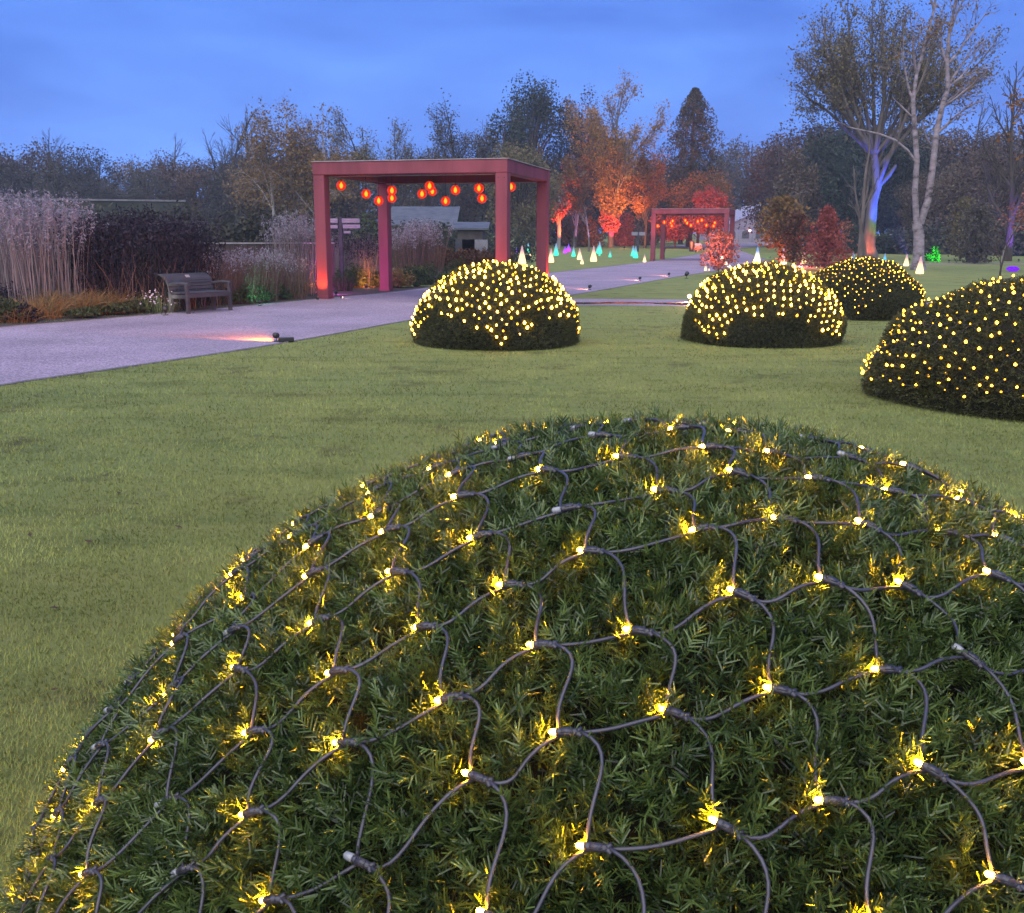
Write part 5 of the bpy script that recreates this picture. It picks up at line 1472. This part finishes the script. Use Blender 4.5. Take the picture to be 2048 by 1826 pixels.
floodlight('orange floodlight at the foot of the spreading tree', p + Vector((-0.6, -1.9, 0)), p + Vector((-0.1, -0.3, 1.1)), (1.0, 0.14, 0.05), 190, 55, 1.0, lens=2)
# pale slim stems left of it
for k, (x, Y, yt, lb) in enumerate(((1722, 66, 250, 'pale slim forked tree left of the blue lit trunk'), (1733, 70, 330, 'thin pale stem close left of the blue lit trunk'))):
    p = on(x, Y); Hs = to_top(x, yt, p)
    PP = dict(P_BARE); PP['nb'] = (4, 4, 3); PP['ang'] = (24, 28, 30); PP['start'] = (0.5, 0.3, 0.3); PP['wig'] = 0.05; PP['len'] = (0.45, 0.5, 0.5)
    tm, cm, _ = limb_tree(Hs, 610 + k, PP, 3, MAT['bark_mid'], None, trunk_len=0.72, r0=0.17 - 0.04 * k, lean=(0.05, 0))
    place_tree('slim_tree', lb, p, tm, None)
# dark evergreen mass behind them
for k, (x, Y, yt, wpx, m, lb) in enumerate(((1640, 98, 245, 75, 'evergreen', 'broad dark evergreen behind the red conical tree'), (1710, 102, 215, 80, 'evergreen', 'broad dark evergreen behind the blue lit trunk'), (1590, 96, 300, 45, 'wood_brown', 'brown tree right of the marquee'), (1790, 104, 250, 70, 'evergreen', 'dark evergreen behind the twin birch'))):
    p = on(x, Y); H = to_top(x, yt, p)
    tm, cm = wood_tree_mesh(H, wpx * Y / FPX, 620 + k, LEAF[m], MAT['bark'], 14000, 0.125, 0.50, 0.52, 70)
    place_tree('evergreen_tree', lb, p, tm, cm)
# ----- twin birch
p = gnd(1836, 540); Y = p.y
segs = []; tips = []; rg = random.Random(81)
def stem(pix, r):
    P_ = [at(x, y, Y) - p for x, y in pix]; segs.append((P_, [q * 0.85 for q in r])); return P_
base = stem(((1836, 542), (1837, 520), (1838, 470), (1832, 440)), [0.55, 0.36, 0.34, 0.30]); segs[-1][0][0].z = -0.1
s1 = stem(((1833, 445), (1830, 380), (1834, 320), (1829, 250), (1826, 200), (1833, 150), (1850, 90), (1868, 20), (1880, -60)), [0.20, 0.185, 0.17, 0.155, 0.135, 0.11, 0.09, 0.07, 0.04])
s2 = stem(((1840, 448), (1856, 400), (1866, 330), (1872, 270), (1884, 215), (1896, 175), (1894, 130), (1898, 70), (1912, 0), (1930, -70)), [0.24, 0.22, 0.20, 0.185, 0.165, 0.14, 0.12, 0.10, 0.075, 0.04])
stem(((1833, 325), (1815, 300), (1790, 280), (1760, 268), (1700, 255), (1672, 242)), [0.085, 0.075, 0.065, 0.055, 0.04, 0.02])
stem(((1826, 236), (1800, 210), (1785, 195)), [0.07, 0.055, 0.03])
stem(((1868, 300), (1850, 270), (1845, 240)), [0.06, 0.045, 0.02])
PBI = dict(wig=0.08, up=(0.03, 0.02, -0.03, -0.06), taper=0.45, rmin=0.013, nb=(5, 4, 3), start=(0.25, 0.2, 0.2), ang=(34, 36, 36), len=(0.55, 0.55, 0.5), rr=0.5)
for st, ex in ((s1[4], (1790, 60)), (s1[5], (1815, 20)), (s1[6], (1880, 40)), (s2[4], (1965, 150)), (s2[5], (1980, 110)), (s2[5], (1945, 60)), (s2[6], (1860, 10)), (s2[6], (1990, 20)), (s2[7], (1950, -30)), (s2[3], (1960, 200)), (s2[4], (1935, 175)), (s1[7], (1850, -40))):
    e = at(ex[0], ex[1], Y + rg.uniform(-2, 2)) - p
    grow(st.copy(), (e - st).normalized(), (e - st).length * 0.7, 0.075, 0, 2, rg, segs, tips, PBI)
rng = np.random.default_rng(82)
tp_ = [t for t in tips if rg.random() < 0.45]
c = np.repeat(np.array([t[0][:] for t in tp_]), 3, 0); c = c + rng.normal(0, 0.22, c.shape)
V, F = leaf_cards(c, 0.075, rng, 0.6)
place_tree('twin_birch', 'tall birch with two pale stems rising out of the picture', p, segs_mesh('trunk', segs, MAT['birch'], 8), np_mesh('crown', V, F, LEAF['gold'], np.repeat(rng.random(len(c)), 4)))
# bare fan tree at the right edge, leafy bough at the corner
p = on(2020, 72); H = to_top(2000, 120, p)
tm, cm, _ = limb_tree(H, 640, P_FAN, 4, MAT['bark'], None, trunk_len=0.42, r0=0.32, lean=(-0.1, 0))
place_tree('bare_tree', 'bare fan shaped tree near the right edge', p, tm, None, 1.0)
floodlight('violet floodlight at the foot of the bare fan tree', p + Vector((-0.3, -2.2, 0)), p + Vector((0, 0, 2.2)), (0.22, 0.08, 1.0), 900, 50, 1.2, lens=2)
p = on(2085, 50); H = to_top(2040, -60, p)
tm, cm, _ = limb_tree(H * 0.9, 645, P_LOOSE, 4, MAT['bark'], LEAF['rust'], 0.10, 3, 0.25, 0.8, 0.5, 0.25)
place_tree('leafy_tree', 'rusty leaved tree reaching in at the top right corner', p, tm, cm, 2.0)
# shrubs at the right
p = on(1955, 66); ornamental('willow_bush', 'tall grey rounded twiggy bush at the right', p, to_top(1955, 408, p), 1.45, LEAF['willow'], 650, 4200, 0.085, zlow=0.02)
p = on(1925, 72); ornamental('small_tree', 'yellowish loose shrub left behind the grey twiggy bush', p, to_top(1925, 395, p), 1.5, LEAF['olive'], 651, 1800, 0.10, zlow=0.1)
p = gnd(1998, 562); PP = dict(P_BARE); PP['nb'] = (4, 3, 2); PP['rmin'] = 0.009
tm, cm, _ = limb_tree(to_top(1996, 440, p), 652, PP, 2, MAT['bark'], None, trunk_len=0.6, r0=0.05)
place_tree('sapling', 'thin dark bare sapling standing on the grass at the right', p, tm, None)
p = on(2008, 64); PP = dict(P_BARE); PP['nb'] = (3, 2); PP['start'] = (0.7, 0.3)
tm, cm, _ = limb_tree(to_top(2018, 395, p), 653, PP, 1, MAT['bark_pale'], LEAF['orange'], 0.10, 60, 0.28, 1.0, 0.8, 0.07, lean=(0.12, 0), flat=0.3)
place_tree('sapling', 'leaning pale sapling with a flat orange tuft near the right edge', p, tm, cm)
q = on(1868, 70)
bush('shrub', 'low shrub glowing bright green right of the twin birch', 'shrub', q, 0.7, 0.5, 1.1, LEAF['herb'], 655, 700, 0.09)
floodlight('green floodlight in front of the glowing green shrub', q + Vector((0.5, -1.6, 0)), q + Vector((0, 0, 0.6)), (0.02, 1.0, 0.03), 700, 70, 1.0, lens=3)
for k, (x, Y, h, r, m) in enumerate(((1780, 92, 3.4, 3, 'evergreen'), (1850, 90, 3.6, 3.4, 'wood_dark'), (1900, 92, 4.5, 3.2, 'wood_brown'), (1990, 88, 4.5, 3.4, 'wood_brown'), (2060, 86, 4.5, 3.2, 'wood_dark'), (1690, 92, 3.0, 3, 'evergreen'))):
    bush('understorey_bush', 'dark bush at the foot of the wood on the right', 'bush', on(x, Y), r, 2.2, h, LEAF[m], 660 + k, 2400, 0.16, 'bushes at the foot of the right wood')

# ------------------------------------------------------------------ small litter on the near lawn
lf = MB(); lf.add([(-0.035, 0, 0.006), (0, -0.016, 0.012), (0.04, 0, 0.010), (0, 0.017, 0.005)], [(0, 1, 2), (0, 2, 3)])
ME_LEAF = lf.mesh('fallen_leaf', plain('dead_leaf', (0.055, 0.038, 0.028), 0.9, 0.1))
rl = random.Random(9)
for px, py in ((178, 1088), (32, 1204), (110, 1222), (110, 1385), (180, 1395), (200, 1372), (95, 1585), (60, 1075), (238, 990), (210, 965), (275, 1012), (640, 935), (700, 905), (1270, 690), (560, 860), (330, 845)) + tuple((rl.uniform(20, 900), rl.uniform(790, 1150)) for _ in range(14)) + tuple((rl.uniform(1200, 1700), rl.uniform(715, 790)) for _ in range(12)):
    g = gnd(px, py)
    o = link('fallen_leaf', ME_LEAF); o.location = (g.x, g.y, 0.012); o.rotation_euler = (rl.uniform(-0.3, 0.3), rl.uniform(-0.3, 0.3), rl.random() * 6.28)
    s = rl.uniform(0.3, 0.65); o.scale = (s, s, s)
    tag(o, 'small dead brown leaf lying on the mown lawn', 'leaf', 'dead leaves on the lawn')

# ------------------------------------------------------------------ one label per thing: look-alikes are told apart by their order
ORD = ['leftmost', 'second', 'third', 'fourth', 'fifth', 'sixth', 'seventh', 'eighth', 'ninth', 'tenth', 'eleventh', 'twelfth', 'thirteenth', 'fourteenth', 'fifteenth', 'sixteenth', 'seventeenth', 'eighteenth', 'nineteenth', 'twentieth']
def ordinal(k):
    if k < 20: return ORD[k]
    d = ('twent', 'thirt', 'fort', 'fift')[(k + 1) // 10 - 2]; r = (k + 1) % 10
    return d + 'ieth' if r == 0 else d + 'y-' + ('first',)[0] if r == 1 else d + 'y-' + ORD[r - 1]
by = {}
for o in C.objects:
    if o.parent is None and 'label' in o: by.setdefault(o['label'], []).append(o)
for lb, os_ in by.items():
    if len(os_) < 2: continue
    os_.sort(key=lambda o: o.location.x / max(o.location.y, 0.1))
    for k, o in enumerate(os_):
        if k == 0: q = 'leftmost one'
        elif k == len(os_) - 1: q = 'rightmost one'
        else: q = ordinal(k) + ' from the left'
        o['label'] = lb + ', ' + q

# ------------------------------------------------------------------ thin evening haze
HX, HY0, HY1, HZ1 = 230.0, -30.0, 260.0, 34.0
hz_box = MB().box((0, (HY0 + HY1) / 2, (HZ1 - 1.2) / 2), (2 * HX, HY1 - HY0, HZ1 + 1.2))
hm, N, K = new_mat('haze')
o = N.new('ShaderNodeOutputMaterial'); v = N.new('ShaderNodeVolumePrincipled')
v.inputs['Color'].default_value = (0.60, 0.76, 1.0, 1); v.inputs['Density'].default_value = 0.0006; v.inputs['Anisotropy'].default_value = 0.0
K.new(v.outputs[0], o.inputs['Volume'])
hazeo = hz_box.build('haze', hm)
tag(hazeo, kind='stuff')
cy.volume_bounces = 0
cy.volume_step_rate = 20.0
cy.volume_max_steps = 16
